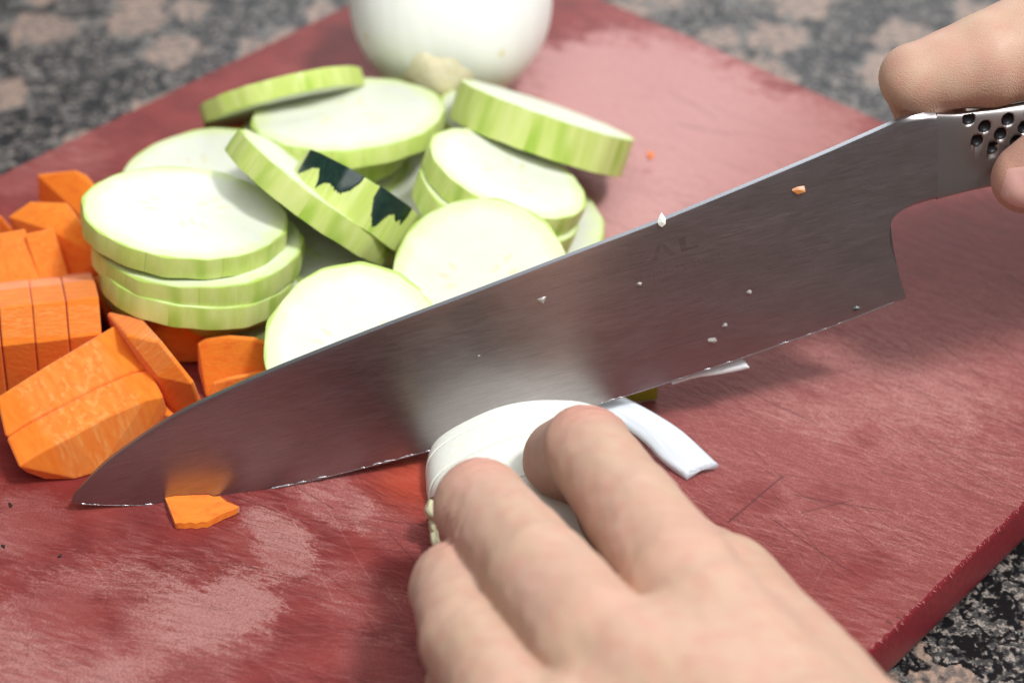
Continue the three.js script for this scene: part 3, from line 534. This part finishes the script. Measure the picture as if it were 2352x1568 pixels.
{
  // handle: oval section, black dimples pressed in
  const tPx = [[2150, 259], [2200, 259], [2260, 251], [2352, 236], [2500, 205], [2700, 172], [2900, 150], [3050, 152], [3110, 175], [3140, 225]], lPx = [[2150, 456], [2200, 443], [2250, 431], [2352, 413], [2500, 386], [2700, 360], [2900, 345], [3050, 328], [3110, 300], [3140, 235]];
  const NC = 420, NR = 120, tk = resample(toK(tPx), NC), lk = resample(toK(lPx), NC), dim = [], dimR = 1.28;
  const half = (i) => { const k = i / NC; return mix(1.32, 6.8, sstep(0, 0.62, k)) * (k > 0.93 ? Math.sqrt(Math.max(0.02, 1 - ((k - 0.93) / 0.075) ** 2)) : 1); };
  for (let j = -1; j < 16; j++) for (let i = -7; i < 8; i++) {
    const px = 2222 + 35 * i + 52.5 * j, py = 269 + 15.5 * i - 16.5 * j; if (px < 2218 || px > 3040) continue;
    const [x, y] = kLocal(px, py); let best = 0; for (let q = 0; q <= NC; q++) if (Math.abs((tk[q][0] + lk[q][0]) / 2 - x) < Math.abs((tk[best][0] + lk[best][0]) / 2 - x)) best = q;
    if (y < tk[best][1] - 0.7 && y > lk[best][1] + 1.2) dim.push([x, y]);
  }
  const surf = (i, w) => { // w: angle round the section, 0 at the top, half pi at the front
    const cx = (tk[i][0] + lk[i][0]) / 2, cy = (tk[i][1] + lk[i][1]) / 2, hx = (tk[i][0] - lk[i][0]) / 2, hy = (tk[i][1] - lk[i][1]) / 2, c = Math.cos(w), s = Math.sin(w), e = mix(0.5, 0.86, sstep(0, 0.3, i / NC));
    const cc = Math.sign(c) * Math.pow(Math.abs(c), e), ss = Math.sign(s) * Math.pow(Math.abs(s), e); return [cx + hx * cc, cy + hy * cc, half(i) * ss];
  };
  const rows = Array.from({ length: NC + 1 }, (_, i) => Array.from({ length: NR }, (_, j) => {
    const q = surf(i, j / NR * 2 * Math.PI); let dz = 0;
    if (q[2] > 0.8) for (const [x, y] of dim) { const d = Math.hypot(q[0] - x, q[1] - y) / (dimR + 0.12); if (d < 1) dz = Math.min(1, Math.sqrt(1 - d * d) * 1.15) * 1.05; }
    return kWorld(q[0], q[1], q[2] - dz);
  }));
  const hd = part('handle', gridGeo(rows, true, false, (p) => { const q = p.clone().sub(KT); return [q.dot(KX) / 210, q.dot(KY) / 58]; }), std({ color: new THREE.Color(0.35, 0.325, 0.315), metalness: 1, roughness: 0.36, anisotropy: 0.5, anisotropyRotation: Math.PI / 2 }), knife, KT);
  const black = std({ color: new THREE.Color(0.012, 0.012, 0.014), roughness: 0.4, specularIntensity: 0.5, side: THREE.DoubleSide });
  const bowl = [0.02, 0.35, 0.6, 0.8, 0.95, 1].map((f) => Array.from({ length: 25 }, (_, j) => { const w = j / 24 * 2 * Math.PI; return KX.clone().multiplyScalar(dimR * f * Math.cos(w)).addScaledVector(KY, dimR * f * Math.sin(w)).addScaledVector(KZ, -0.92 * Math.sqrt(Math.max(0, 1 - f * f * 0.98))); }));
  const bg = gridGeo(bowl, false, false); bg.scale(0.001, 0.001, 0.001);
  for (const [x, y] of dim) {
    let bi = 0, bj = 0, bd = 1e9; for (let i = 0; i <= NC; i += 2) for (let j = 1; j < NR / 2; j++) { const q = surf(i, j / NR * 2 * Math.PI), d = Math.hypot(q[0] - x, q[1] - y); if (d < bd) { bd = d; bi = i; bj = j; } }
    const m = new THREE.Mesh(bg, black); m.name = 'dimple'; m.position.copy(kWorld(x, y, surf(bi, bj / NR * 2 * Math.PI)[2] + 0.04).sub(KT)).multiplyScalar(0.001); knife.add(m);
  }
}
{
  // thin chip in front of the blade
  const top = [[378, 1141, 3.4], [400, 1137, 3.6], [440, 1135, 3.6], [478, 1134, 3.6], [505, 1145, 3.2], [549, 1163, 2.2], [538, 1170, 2], [512, 1179, 1.8], [488, 1191, 1.8], [474, 1199, 1.7], [462, 1198, 1.7], [450, 1202, 1.7], [436, 1199, 1.7], [424, 1202, 1.7], [414, 1200, 1.7], [402, 1202, 1.7], [392, 1176, 2.4]].map(([x, y, h], i) => (i < 5 ? kPoint(x, y).addScaledVector(KZ, 0.3) : P(x, y, h)));
  const c = V(0, 0, 0); top.forEach((p) => c.addScaledVector(p, 1 / top.length)); c.y = 0;
  const pos = [], uv = [], idx = [], n = top.length, push = (p) => { pos.push(p.x, p.y, p.z); uv.push(p.x / 40, p.z / 40 + p.y / 40); return pos.length / 3 - 1; };
  const tri = THREE.ShapeUtils.triangulateShape(top.map((p) => new THREE.Vector2(p.x, -p.z)), []);
  const low = top.map((p, i) => V(p.x, Math.max(0.15, p.y - 1.6), p.z + (i > 6 ? 0.2 : 0)));
  const a = top.map(push), b = low.map(push);
  for (const [i, j, k] of tri) idx.push(a[i], a[j], a[k], b[k], b[j], b[i]);
  const a2 = top.map(push), b2 = low.map(push);
  for (let i = 0; i < n; i++) { const j = (i + 1) % n; idx.push(a2[i], b2[i], a2[j], a2[j], b2[i], b2[j]); }
  const o = thing('carrot_chip', 'thin orange carrot chip on the board in front of the knife blade', 'carrot chip', c);
  part('carrot_chip', indexed(pos, idx, uv), std({ map: carrotMap, ...carrotOpt, side: THREE.DoubleSide }), o, c);
}

// scraps stuck to the blade
function scrap(name, label, cat, px, py, wpx, hpx, color, lift, opt = {}) {
  const c = kPoint(px, py).addScaledVector(KZ, lift), s = kDepth(px, py) / FOCAL, pts = [];
  const o = thing(name, label, cat, c, opt.group);
  for (let i = 0; i < 9; i++) { const w = i / 9 * 2 * Math.PI + rr(-0.3, 0.3), k = rr(0.65, 1); pts.push(c.clone().addScaledVector(RIGHT, Math.cos(w) * wpx * s / 2 * k).addScaledVector(UP, Math.sin(w) * hpx * s / 2 * k).addScaledVector(KZ, rr(-0.2, 0.2))); }
  pts.push(c.clone().addScaledVector(KZ, opt.thick ?? 0.45));
  part(name, hull(pts, 0.08), std({ color: new THREE.Color(color), roughness: 0.35, clearcoat: 0.4, clearcoatRoughness: 0.2, ...opt.mat }), o, c);
}
scrap('carrot_crumb', 'brown orange carrot crumb stuck high on the blade near the handle', 'carrot crumb', 1832, 430, 34, 28, '#b8763c', 1.0, { thick: 0.35 });
scrap('onion_crumb', 'white onion crumb sitting on the spine of the knife at mid blade', 'onion crumb', 1517, 501, 20, 40, '#eef0e4', 1.1, { thick: 0.8 });
scrap('wet_scrap', 'clear wet scrap on the blade left of the engraved letters', 'wet scrap', 1243, 683, 26, 20, '#8d857f', 0.75);
scrap('wet_scrap', 'clear wet scrap low on the blade above the small white onion shaving', 'wet scrap', 1635, 779, 26, 16, '#8d857f', 0.5);
scrap('wet_scrap', 'tiny wet scrap just above the low clear scrap on the blade', 'wet scrap', 1664, 744, 14, 12, '#8d857f', 0.55);
scrap('wet_scrap', 'tiny wet scrap on the blade under the middle engraved line', 'wet scrap', 1467, 648, 14, 9, '#8d857f', 0.8);
scrap('wet_scrap', 'tiny wet scrap on the blade right of centre among the scratches', 'wet scrap', 1720, 668, 13, 12, '#8d857f', 0.7);
scrap('wet_scrap', 'tiny wet scrap on the lower left part of the blade above the onion', 'wet scrap', 1098, 814, 10, 8, '#8d857f', 0.5);
scrap('dark_speck', 'dark speck on the cutting edge near the heel of the knife', 'speck', 1966, 706, 18, 12, '#1c1a18', 0.3, { thick: 0.25 });

// ---------------------------------------------------------------- onion half being sliced
const cutOnionMap = dataTex(512, 256, (u, v) => { const l = fbm(u * 5, v * 50, 3), f = n2(u * 8, v * 160); return mix3([246, 248, 240], [238, 243, 226], clamp(0.45 + 0.9 * l + 0.08 * f)); });
const onionMat = std({ map: cutOnionMap, roughness: 1, transmission: 0.06, clearcoat: 0.5, clearcoatRoughness: 0.2 });
{
  const hz = V(KZ.x, 0, KZ.z).normalize(), hx = V(hz.z, 0, -hz.x), back = -10.9;   // slices run parallel to the blade
  const c = kPoint(1228, 968).setY(0).addScaledVector(hz, 11.4), rx = 27.5, ry = 15.8, rz = 28, o = thing('onion_half', 'half white onion held flat under the fingers and sliced by the knife', 'onion half', c);
  const bounds = [back, -6.2, 1.6, 12, rz];
  const sect = (d, k = 1) => { const q = Math.sqrt(Math.max(0, 1 - (d / rz) ** 2)) * k; return Array.from({ length: 49 }, (_, j) => { const w = j / 48 * Math.PI, sq = 1 + 0.012 * Math.cos(7 * w); return c.clone().addScaledVector(hz, d).addScaledVector(hx, Math.cos(w) * rx * q * sq * (Math.cos(w) > 0 ? 0.8 : 1)).setY(0.1 + Math.pow(Math.sin(w), 0.92) * ry * q * sq); }).map((p) => p.addScaledVector(hz, -Math.tan(LEAN) * p.y * clamp((rz - d) / (rz - back)))); };
  for (let i = 0; i < 4; i++) {
    const a = bounds[i] + (i ? 0.05 : 0), b = bounds[i + 1] - (i < 3 ? 0.05 : 0.02), rows = [], M = 14, sh = 1 - 0.006 * i;
    rows.push(sect(a, 0.001), sect(a, 0.985 * sh), sect(a + 0.2, 1 * sh));
    for (let k = 1; k < M; k++) rows.push(sect(mix(a, b, k / M), sh));
    rows.push(sect(b - 0.2, sh), sect(b, 0.985 * sh), sect(b, 0.001));
    part('slice', gridGeo(rows, false, false, (p, r, j) => [r / 20, j / 48]), onionMat, o, c);
  }
  // root end with its stub and dry hairs
  const rp = P(984, 1165, 8), rc = P(1012, 1195, 6), bits = [];
  const lump = (p, r, sx, sy, sz) => { const g = new THREE.SphereGeometry(r, 24, 16); const q = g.attributes.position; for (let i = 0; i < q.count; i++) { const k = 1 + 0.12 * n3(q.getX(i) * 0.5, q.getY(i) * 0.5, q.getZ(i) * 0.5); q.setXYZ(i, q.getX(i) * k * sx, q.getY(i) * k * sy, q.getZ(i) * k * sz); } g.computeVertexNormals(); g.translate(p.x, p.y, p.z); return g; };
  bits.push(lump(rc, 3.6, 0.75, 1.1, 1.3), lump(P(1003, 1170, 10), 2.6, 1, 1, 1.1), lump(P(1012, 1225, 4), 3.4, 0.7, 1, 1.4));
  part('root', mergeGeometries(bits), std({ color: new THREE.Color('#d9d6b0'), roughness: 0.6 }), o, c);
  const hairs = []; for (const [a, b, w] of [[[980, 1152, 9], [1003, 1140, 14], 0.28], [[979, 1180, 6], [998, 1172, 11], 0.28], [[980, 1195, 4], [992, 1190, 8], 0.2]]) hairs.push(new THREE.TubeGeometry(new THREE.CatmullRomCurve3([P(...a), P((a[0] + b[0]) / 2, (a[1] + b[1]) / 2 - 2, (a[2] + b[2]) / 2 + 0.6), P(...b)]), 8, w, 6));
  part('root_hair', mergeGeometries(hairs), std({ color: new THREE.Color('#8a7452'), roughness: 0.8 }), o, c);
}
const stripMap = dataTex(128, 256, (u, v) => { const l = fbm(u * 26, v * 1.5, 3), k = mix3([238, 240, 246], [214, 220, 222], clamp(0.45 + 0.9 * l)); return k; });
function ribbon(name, label, cat, left, right, bulge, thick, color, group) {
  const n = 26, curve = (l) => new THREE.CatmullRomCurve3(l.map(([x, y, h]) => P(x, y, h))).getPoints(n), a = curve(left), b = curve(right), W = 12;
  const c = a[n >> 1].clone().lerp(b[n >> 1], 0.5).setY(0), o = thing(name, label, cat, c, group);
  const at = (i, j, t) => { const v = j / W, p = a[i].clone().lerp(b[i], v); p.y += bulge * Math.sin(v * Math.PI) + (t ? 0 : -thick) ; p.y = Math.max(p.y, t ? 0.5 : 0.1); if (i === n || i === 0) p.addScaledVector(V(1, 0, 0.6), 0.35 * n2(j * 0.9, i)); return p; };
  const rows = a.map((_, i) => [...Array.from({ length: W + 1 }, (_, j) => at(i, j, 1)), ...Array.from({ length: W + 1 }, (_, j) => at(i, W - j, 0))]);
  rows.unshift(rows[0].map((p) => rows[0].reduce((s, q) => s.add(q), V(0, 0, 0)).divideScalar(rows[0].length))); const L = rows[rows.length - 1]; rows.push(L.map(() => L.reduce((s, q) => s.add(q), V(0, 0, 0)).divideScalar(L.length)));
  const g = gridGeo(rows, true, true);
  part(name, g, std({ map: stripMap, color: new THREE.Color(color), roughness: 0.45, clearcoat: 0.4, clearcoatRoughness: 0.22, side: THREE.DoubleSide }), o, c);
}
ribbon('onion_strip', 'long white onion strip sticking out from under the index finger', 'onion strip', [[1350, 930, 9], [1420, 962, 7], [1480, 1005, 5], [1522, 1050, 3], [1577, 1092, 1.6]], [[1415, 902, 9], [1500, 946, 8], [1565, 988, 6.5], [1612, 1030, 4.5], [1648, 1064, 2.4]], 0.9, 1.4, '#e4e6ea', 'onion strips');
{
  const e = (x, y, d) => [x, y, kPoint(x, y).y - d];
  ribbon('onion_strip', 'thin white onion shaving poking out below the blade towards the heel', 'onion strip', [e(1545, 878, 1), e(1600, 862, 1), e(1660, 853, 1), e(1720, 841, 1)], [e(1545, 866, 2), e(1600, 844, 2), e(1650, 828, 2), e(1704, 822, 2)], 0.2, 0.7, '#fbf9f6', 'onion strips');
}
carrot('olive green zucchini bit on the board under the blade beside the onion strip', [[1440, 898, 4.5], [1478, 890, 5], [1507, 887, 4.5], [1506, 913, 0.6], [1470, 918, 0.6], [1440, 915, 1]], { name: 'zucchini_bit', cat: 'zucchini bit', mat: std({ color: new THREE.Color('#a4a632'), roughness: 0.4 }), drop: false, r: 0.4 });
carrot('tiny orange carrot crumb lying on the far right part of the board', [[1490, 352, 1], [1497, 350, 1.2], [1499, 360, 0.6], [1492, 362, 0.6]], { name: 'carrot_crumb', cat: 'carrot crumb', drop: false, r: 0.3 });
carrot('black crumb on the board at the far left below the knife tip', [[3, 1252, 0.4], [9, 1253, 0.4], [8, 1257, 0.3]], { name: 'dark_speck', cat: 'speck', drop: false, r: 0.2, mat: std({ color: new THREE.Color('#1a1614'), roughness: 0.7 }) });
carrot('black crumb on the board below and right of the knife tip', [[133, 1278, 0.4], [139, 1273, 0.4], [138, 1277, 0.3]], { name: 'dark_speck', cat: 'speck', drop: false, r: 0.18, mat: std({ color: new THREE.Color('#1a1614'), roughness: 0.7 }) });
carrot('dark crumb on the board between the front carrot and the knife tip', [[20, 1155, 0.4], [26, 1160, 0.4], [23, 1163, 0.3]], { name: 'dark_speck', cat: 'speck', drop: false, r: 0.2, mat: std({ color: new THREE.Color('#2a1614'), roughness: 0.7 }) });

// ---------------------------------------------------------------- hands
const smin = (a, b, k) => { const h = Math.max(k - Math.abs(a - b), 0) / k; return Math.min(a, b) - h * h * k * 0.25; };
function capsule(p, A, B, ra, rb) {
  const bx = B.x - A.x, by = B.y - A.y, bz = B.z - A.z, ax = p[0] - A.x, ay = p[1] - A.y, az = p[2] - A.z;
  const t = clamp((ax * bx + ay * by + az * bz) / (bx * bx + by * by + bz * bz));
  return Math.hypot(ax - bx * t, ay - by * t, az - bz * t) - (ra + (rb - ra) * t);
}
const chainD = (p, ch, k) => { let d = 1e9; for (let i = 0; i + 1 < ch.length; i++) d = smin(d, capsule(p, ch[i][0], ch[i + 1][0], ch[i][1], ch[i + 1][1]), k); return d; };
// surface nets: one continuous skin over a distance field, normals from its gradient
function skin(sdf, lo, hi, cell, tint) {
  const nx = Math.ceil((hi.x - lo.x) / cell), ny = Math.ceil((hi.y - lo.y) / cell), nz = Math.ceil((hi.z - lo.z) / cell), F = new Float32Array((nx + 1) * (ny + 1) * (nz + 1)), id = (x, y, z) => (z * (ny + 1) + y) * (nx + 1) + x, B = 8;
  for (let z = 0; z <= nz; z += B) for (let y = 0; y <= ny; y += B) for (let x = 0; x <= nx; x += B) {
    const m = sdf([lo.x + (x + B / 2) * cell, lo.y + (y + B / 2) * cell, lo.z + (z + B / 2) * cell]), far = Math.abs(m) > B * cell * 0.95;
    for (let k = z; k < Math.min(z + B, nz + 1); k++) for (let j = y; j < Math.min(y + B, ny + 1); j++) for (let i = x; i < Math.min(x + B, nx + 1); i++) F[id(i, j, k)] = far ? m : sdf([lo.x + i * cell, lo.y + j * cell, lo.z + k * cell]);
  }
  const vid = new Int32Array(nx * ny * nz).fill(-1), pos = [], idx = [], cidx = (x, y, z) => (z * ny + y) * nx + x;
  for (let z = 0; z < nz; z++) for (let y = 0; y < ny; y++) for (let x = 0; x < nx; x++) {
    let mask = 0, sx = 0, sy = 0, sz = 0, n = 0; const f = [];
    for (let q = 0; q < 8; q++) { f[q] = F[id(x + (q & 1), y + ((q >> 1) & 1), z + (q >> 2))]; if (f[q] < 0) mask |= 1 << q; }
    if (!mask || mask === 255) continue;
    for (let a = 0; a < 8; a++) for (const b of [a | 1, a | 2, a | 4]) if (b !== a && (f[a] < 0) !== (f[b] < 0)) { const t = f[a] / (f[a] - f[b]); sx += (a & 1) + t * ((b & 1) - (a & 1)); sy += ((a >> 1) & 1) + t * (((b >> 1) & 1) - ((a >> 1) & 1)); sz += (a >> 2) + t * ((b >> 2) - (a >> 2)); n++; }
    vid[cidx(x, y, z)] = pos.length / 3; pos.push(lo.x + (x + sx / n) * cell, lo.y + (y + sy / n) * cell, lo.z + (z + sz / n) * cell);
  }
  for (let z = 1; z < nz; z++) for (let y = 1; y < ny; y++) for (let x = 1; x < nx; x++) {
    const a = F[id(x, y, z)] < 0, quad = (p, q, r, s, fl) => { if (fl) idx.push(p, q, r, p, r, s); else idx.push(p, r, q, p, s, r); };
    if (a !== (F[id(x + 1, y, z)] < 0)) quad(vid[cidx(x, y - 1, z - 1)], vid[cidx(x, y, z - 1)], vid[cidx(x, y, z)], vid[cidx(x, y - 1, z)], a);
    if (a !== (F[id(x, y + 1, z)] < 0)) quad(vid[cidx(x - 1, y, z - 1)], vid[cidx(x - 1, y, z)], vid[cidx(x, y, z)], vid[cidx(x, y, z - 1)], a);
    if (a !== (F[id(x, y, z + 1)] < 0)) quad(vid[cidx(x - 1, y - 1, z)], vid[cidx(x, y - 1, z)], vid[cidx(x, y, z)], vid[cidx(x - 1, y, z)], a);
  }
  const nrm = [], col = [], uv = [], e = 0.4, grad = (p) => { const g = [0, 1, 2].map((i) => { const a = [...p], b = [...p]; a[i] += e; b[i] -= e; return sdf(a) - sdf(b); }), l = Math.hypot(...g) || 1; return g.map((v) => v / l); };
  for (let i = 0; i < pos.length; i += 3) {
    let p = [pos[i], pos[i + 1], pos[i + 2]], g = grad(p); const d = clamp(sdf(p), -cell, cell); p = p.map((v, k) => v - d * g[k]); g = grad(p);
    pos[i] = p[0]; pos[i + 1] = p[1]; pos[i + 2] = p[2]; nrm.push(...g); col.push(...tint(p, g)); uv.push((p[0] + 0.4 * p[1]) / 30, (p[2] - 0.7 * p[1]) / 30);
  }
  const geo = indexed(pos, idx, uv, col); geo.setAttribute('normal', new THREE.Float32BufferAttribute(nrm, 3));
  return geo;
}
const skinBump = dataTex(512, 512, (u, v) => { const a = n2(u * 60, v * 60), b = n2(u * 130, v * 130), k = 1 - Math.abs(n2(u * 34 + 8, v * 34)); const h = 128 + 34 * a + 26 * b - 60 * sstep(0.86, 1, k); return [h, h, h]; }, false);
const handMat = std({ vertexColors: true, roughness: 1, transmission: 0.1, clearcoat: 0.28, clearcoatRoughness: 0.42, bumpMap: skinBump, bumpScale: 0.0003, sheen: 0.12, sheenRoughness: 0.5, sheenColor: new THREE.Color(1, 0.75, 0.62), specularIntensity: 0.6 });
const nailMat = std({ color: new THREE.Color('#d9a79c'), roughness: 0.28, clearcoat: 0.4, clearcoatRoughness: 0.2, side: THREE.DoubleSide });
const flesh0 = [0.63, 0.395, 0.29], flesh1 = [0.62, 0.29, 0.22], flesh2 = [0.60, 0.40, 0.27];
const tintOf = (reds) => (p) => {
  const n = n3(p[0] * 0.05, p[1] * 0.05, p[2] * 0.05), m = n3(p[0] * 0.16 + 9, p[1] * 0.16, p[2] * 0.16); let c = mix3(flesh0, flesh2, clamp(0.4 + 0.5 * n)), k = 0.4 * clamp(m + 0.25);
  for (const [q, r, a] of reds) k = Math.max(k, a * sstep(1.5, 0.2, Math.hypot(p[0] - q.x, p[1] - q.y, p[2] - q.z) / r));
  return mix3(c, flesh1, clamp(k));
};
function nail(parent, at, sdf, tip, dir, out, w, l) {                // a curved plate laid on the skin near a fingertip
  const sd = dir.clone().cross(out).normalize(), rows = [];
  for (let i = 0; i <= 16; i++) rows.push(Array.from({ length: 17 }, (_, j) => {
    const v = i / 16, u = (j / 16 - 0.5) * 2, ww = w * (0.82 + 0.18 * Math.sin(v * 2.2)) * (v < 0.15 ? Math.sqrt(v / 0.15 * 0.6 + 0.4) : 1), vv = v * l - l * 0.14 * u * u * (v < 0.5 ? -(1 - 2 * v) : 2 * v - 1);
    const p = tip.clone().addScaledVector(dir, vv - l / 2).addScaledVector(sd, u * ww).addScaledVector(out, 6);
    for (let k = 0; k < 14; k++) p.addScaledVector(out, -clamp(sdf(p.toArray()), -1.2, 1.2) * 0.9);
    const ed = Math.min(1, (1 - Math.abs(u)) * 6, v * 7 + 0.1, (1 - v) * 8 + 0.35); return p.addScaledVector(out, -0.12 + 0.34 * ed);
  }));
  const m = part('nail', gridGeo(rows), nailMat, parent, at); return m;
}
{
  // the hand that holds the onion, in front
  const I = [[P(1566, 1340, 45), 11.4], [P(1464, 1192, 40), 9.9], [P(1350, 1034, 33), 9.3], [P(1290, 1052, 21), 8.3], [P(1322, 1092, 12), 7.2]];
  const M = [[P(1356, 1476, 47), 11.6], [P(1240, 1330, 41), 10.8], [P(1106, 1166, 32), 9.6], [P(1100, 1212, 22), 8.2], [P(1160, 1242, 16), 7.2]];
  const R = [[P(1180, 1650, 42), 10.2], [P(1075, 1472, 34.5), 8.9], [P(1048, 1350, 27), 9], [P(1090, 1412, 12), 8], [P(1130, 1432, 9), 7]];
  const L = [[P(1190, 1790, 34), 9.4], [P(1082, 1572, 19), 8.4], [P(1112, 1578, 9), 7], [P(1150, 1590, 8), 6.4]];
  const W1 = P(1960, 1900, 50), W2 = P(1800, 2010, 46), fore = P(2420, 2420, 64);
  const palm = [[I[0][0], W1, 12, 16], [M[0][0], W1, 12.2, 16], [R[0][0], W2, 11.4, 16], [L[0][0], W2, 9.6, 14], [W1, fore, 20, 27], [W2, fore, 19, 27], [P(1560, 1420, 34), P(1800, 1780, 36), 12, 15], [P(1380, 1560, 34), P(1780, 1850, 38), 12, 15]];
  const T = [[P(1905, 1720, 40), 16], [P(1668, 1352, 28), 10.6], [P(1500, 1240, 14), 9], [P(1392, 1180, 8), 7.2]];
  for (const q of palm.slice(0, 4)) q[0] = q[0].clone().lerp(q[1], 0.19);
  const folds = [I, M, R].map((c) => [c[2][0].clone().add(V(0, 7.5, -5.5)), c[2][0].clone().sub(c[1][0]).normalize()]);   // creases over the bent knuckles
  const sdf = (p) => {
    let b = 1e9; for (const [a, c, ra, rb] of palm) b = smin(b, capsule(p, a, c, ra, rb), 8);
    let f = 1e9; for (const ch of [I, M, R, L]) f = smin(f, chainD(p, ch, 1), 0.6);
    let d = smin(b, f, 3); d = smin(d, chainD(p, T, 1.5), 4.5);
    if (Math.abs(d) > 2.5) return d;
    for (const [q, ax] of folds) { const x = p[0] - q.x, y = p[1] - q.y, z = p[2] - q.z, r2 = x * x + y * y + z * z; if (r2 < 144) { const l = x * ax.x + y * ax.y + z * ax.z; d += 0.2 * Math.exp(-r2 / 40) * Math.sin(l * 2.3 + 1.2 * n3(p[0] * 0.25, p[1] * 0.25, p[2] * 0.25)); } }
    return d + 0.3 * n3(p[0] * 0.06, p[1] * 0.06, p[2] * 0.06) + 0.1 * n3(p[0] * 0.2, p[1] * 0.2, p[2] * 0.2);
  };
  const at = P(1500, 1500, 0), o = thing('hand', 'bare hand with curled fingers pinning the half onion in front of the knife', 'hand', at);
  const up = V(0, 6, -5), reds = [[I[2][0].clone().add(up), 9, 0.95], [M[2][0].clone().add(up), 9, 0.75], [R[2][0].clone().add(up), 8, 0.65], [L[1][0].clone().add(up), 7, 0.6], [I[4][0], 9, 0.8], [I[3][0], 9, 0.7], [I[0][0].clone().add(up), 10, 0.3], [M[0][0].clone().add(up), 10, 0.3]];
  part('skin', skin(sdf, V(-32, -2, 25), V(205, 105, 262), 1.0, tintOf(reds)), handMat, o, at);
}
{
  // the hand on the knife
  const kd = (x, y, off) => Q(x, y, kDepth(Math.min(x, 2900), y) + off);
  const I = [[kd(2640, -10, 12), 16.5], [kd(2425, 84, 9), 12.6], [kd(2268, 138, 7), 10.5], [kd(2102, 178, 8), 7.7], [kd(2142, 275, 12), 7.5], [kd(2190, 345, 11), 7.2]];
  const M = [[kd(2680, 60, 24), 14], [kd(2480, 250, 22), 10], [kd(2500, 380, 16), 8.6], [kd(2570, 420, 6), 7.8]];
  const R = [[kd(2860, 90, 26), 13.5], [kd(2690, 260, 23), 9.6], [kd(2700, 370, 15), 8.4], [kd(2760, 400, 6), 7.6]];
  const L = [[kd(3030, 120, 26), 12], [kd(2880, 250, 22), 8.6], [kd(2890, 350, 14), 7.4], [kd(2930, 370, 7), 7]];
  const W1 = kd(3250, -60, 14), W2 = kd(3260, 60, 24), fore = kd(4000, -420, 40);
  const T = [[kd(3080, 60, -4), 15], [kd(2760, 170, -16), 11.6], [kd(2480, 330, -17), 9.4], [kd(2362, 408, -13), 8.0]];
  const palm = [[I[0][0], W1, 15, 18], [M[0][0], W1, 14, 18], [R[0][0], W2, 13.5, 18], [L[0][0], W2, 12, 17], [W1, fore, 22, 30], [W2, fore, 21, 30]];
  const sdf = (p) => {
    let b = 1e9; for (const [a, c, ra, rb] of palm) b = smin(b, capsule(p, a, c, ra, rb), 9);
    let f = 1e9; for (const ch of [I, M, R, L]) f = smin(f, chainD(p, ch, 1), 1.0);
    let d = smin(b, f, 8); d = smin(d, chainD(p, T, 1), 6);
    if (Math.abs(d) > 2.5) return d;
    return d + 0.2 * n3(p[0] * 0.07, p[1] * 0.07, p[2] * 0.07);
  };
  const at = kd(2500, 300, 0), o = thing('hand', 'bare hand gripping the knife handle at the upper right with a pink thumbnail', 'hand', at);
  const reds = [[T[3][0], 11, 0.85], [I[1][0], 10, 0.3], [T[2][0], 10, 0.4]];
  const all = [...I, ...M, ...R, ...L, ...T, [W1, 22], [W2, 22], [fore, 31]], lo = V(1e9, 1e9, 1e9), hi = V(-1e9, -1e9, -1e9);
  for (const [p, r] of all) { lo.min(p.clone().addScalar(-r - 4)); hi.max(p.clone().addScalar(r + 4)); }
  part('skin', skin(sdf, lo, hi, 1.2, tintOf(reds)), handMat, o, at);
  const tip = kd(2350, 400, -13), dir = kd(2345, 480, -13).sub(kd(2362, 390, -13)).normalize(), out = EYE.clone().sub(tip).normalize().addScaledVector(RIGHT, 0.35).normalize();
  out.addScaledVector(dir, -out.dot(dir)).normalize();
  nail(o, at, sdf, tip, dir, out, 6, 10.4);
}

renderer.render(scene, camera);
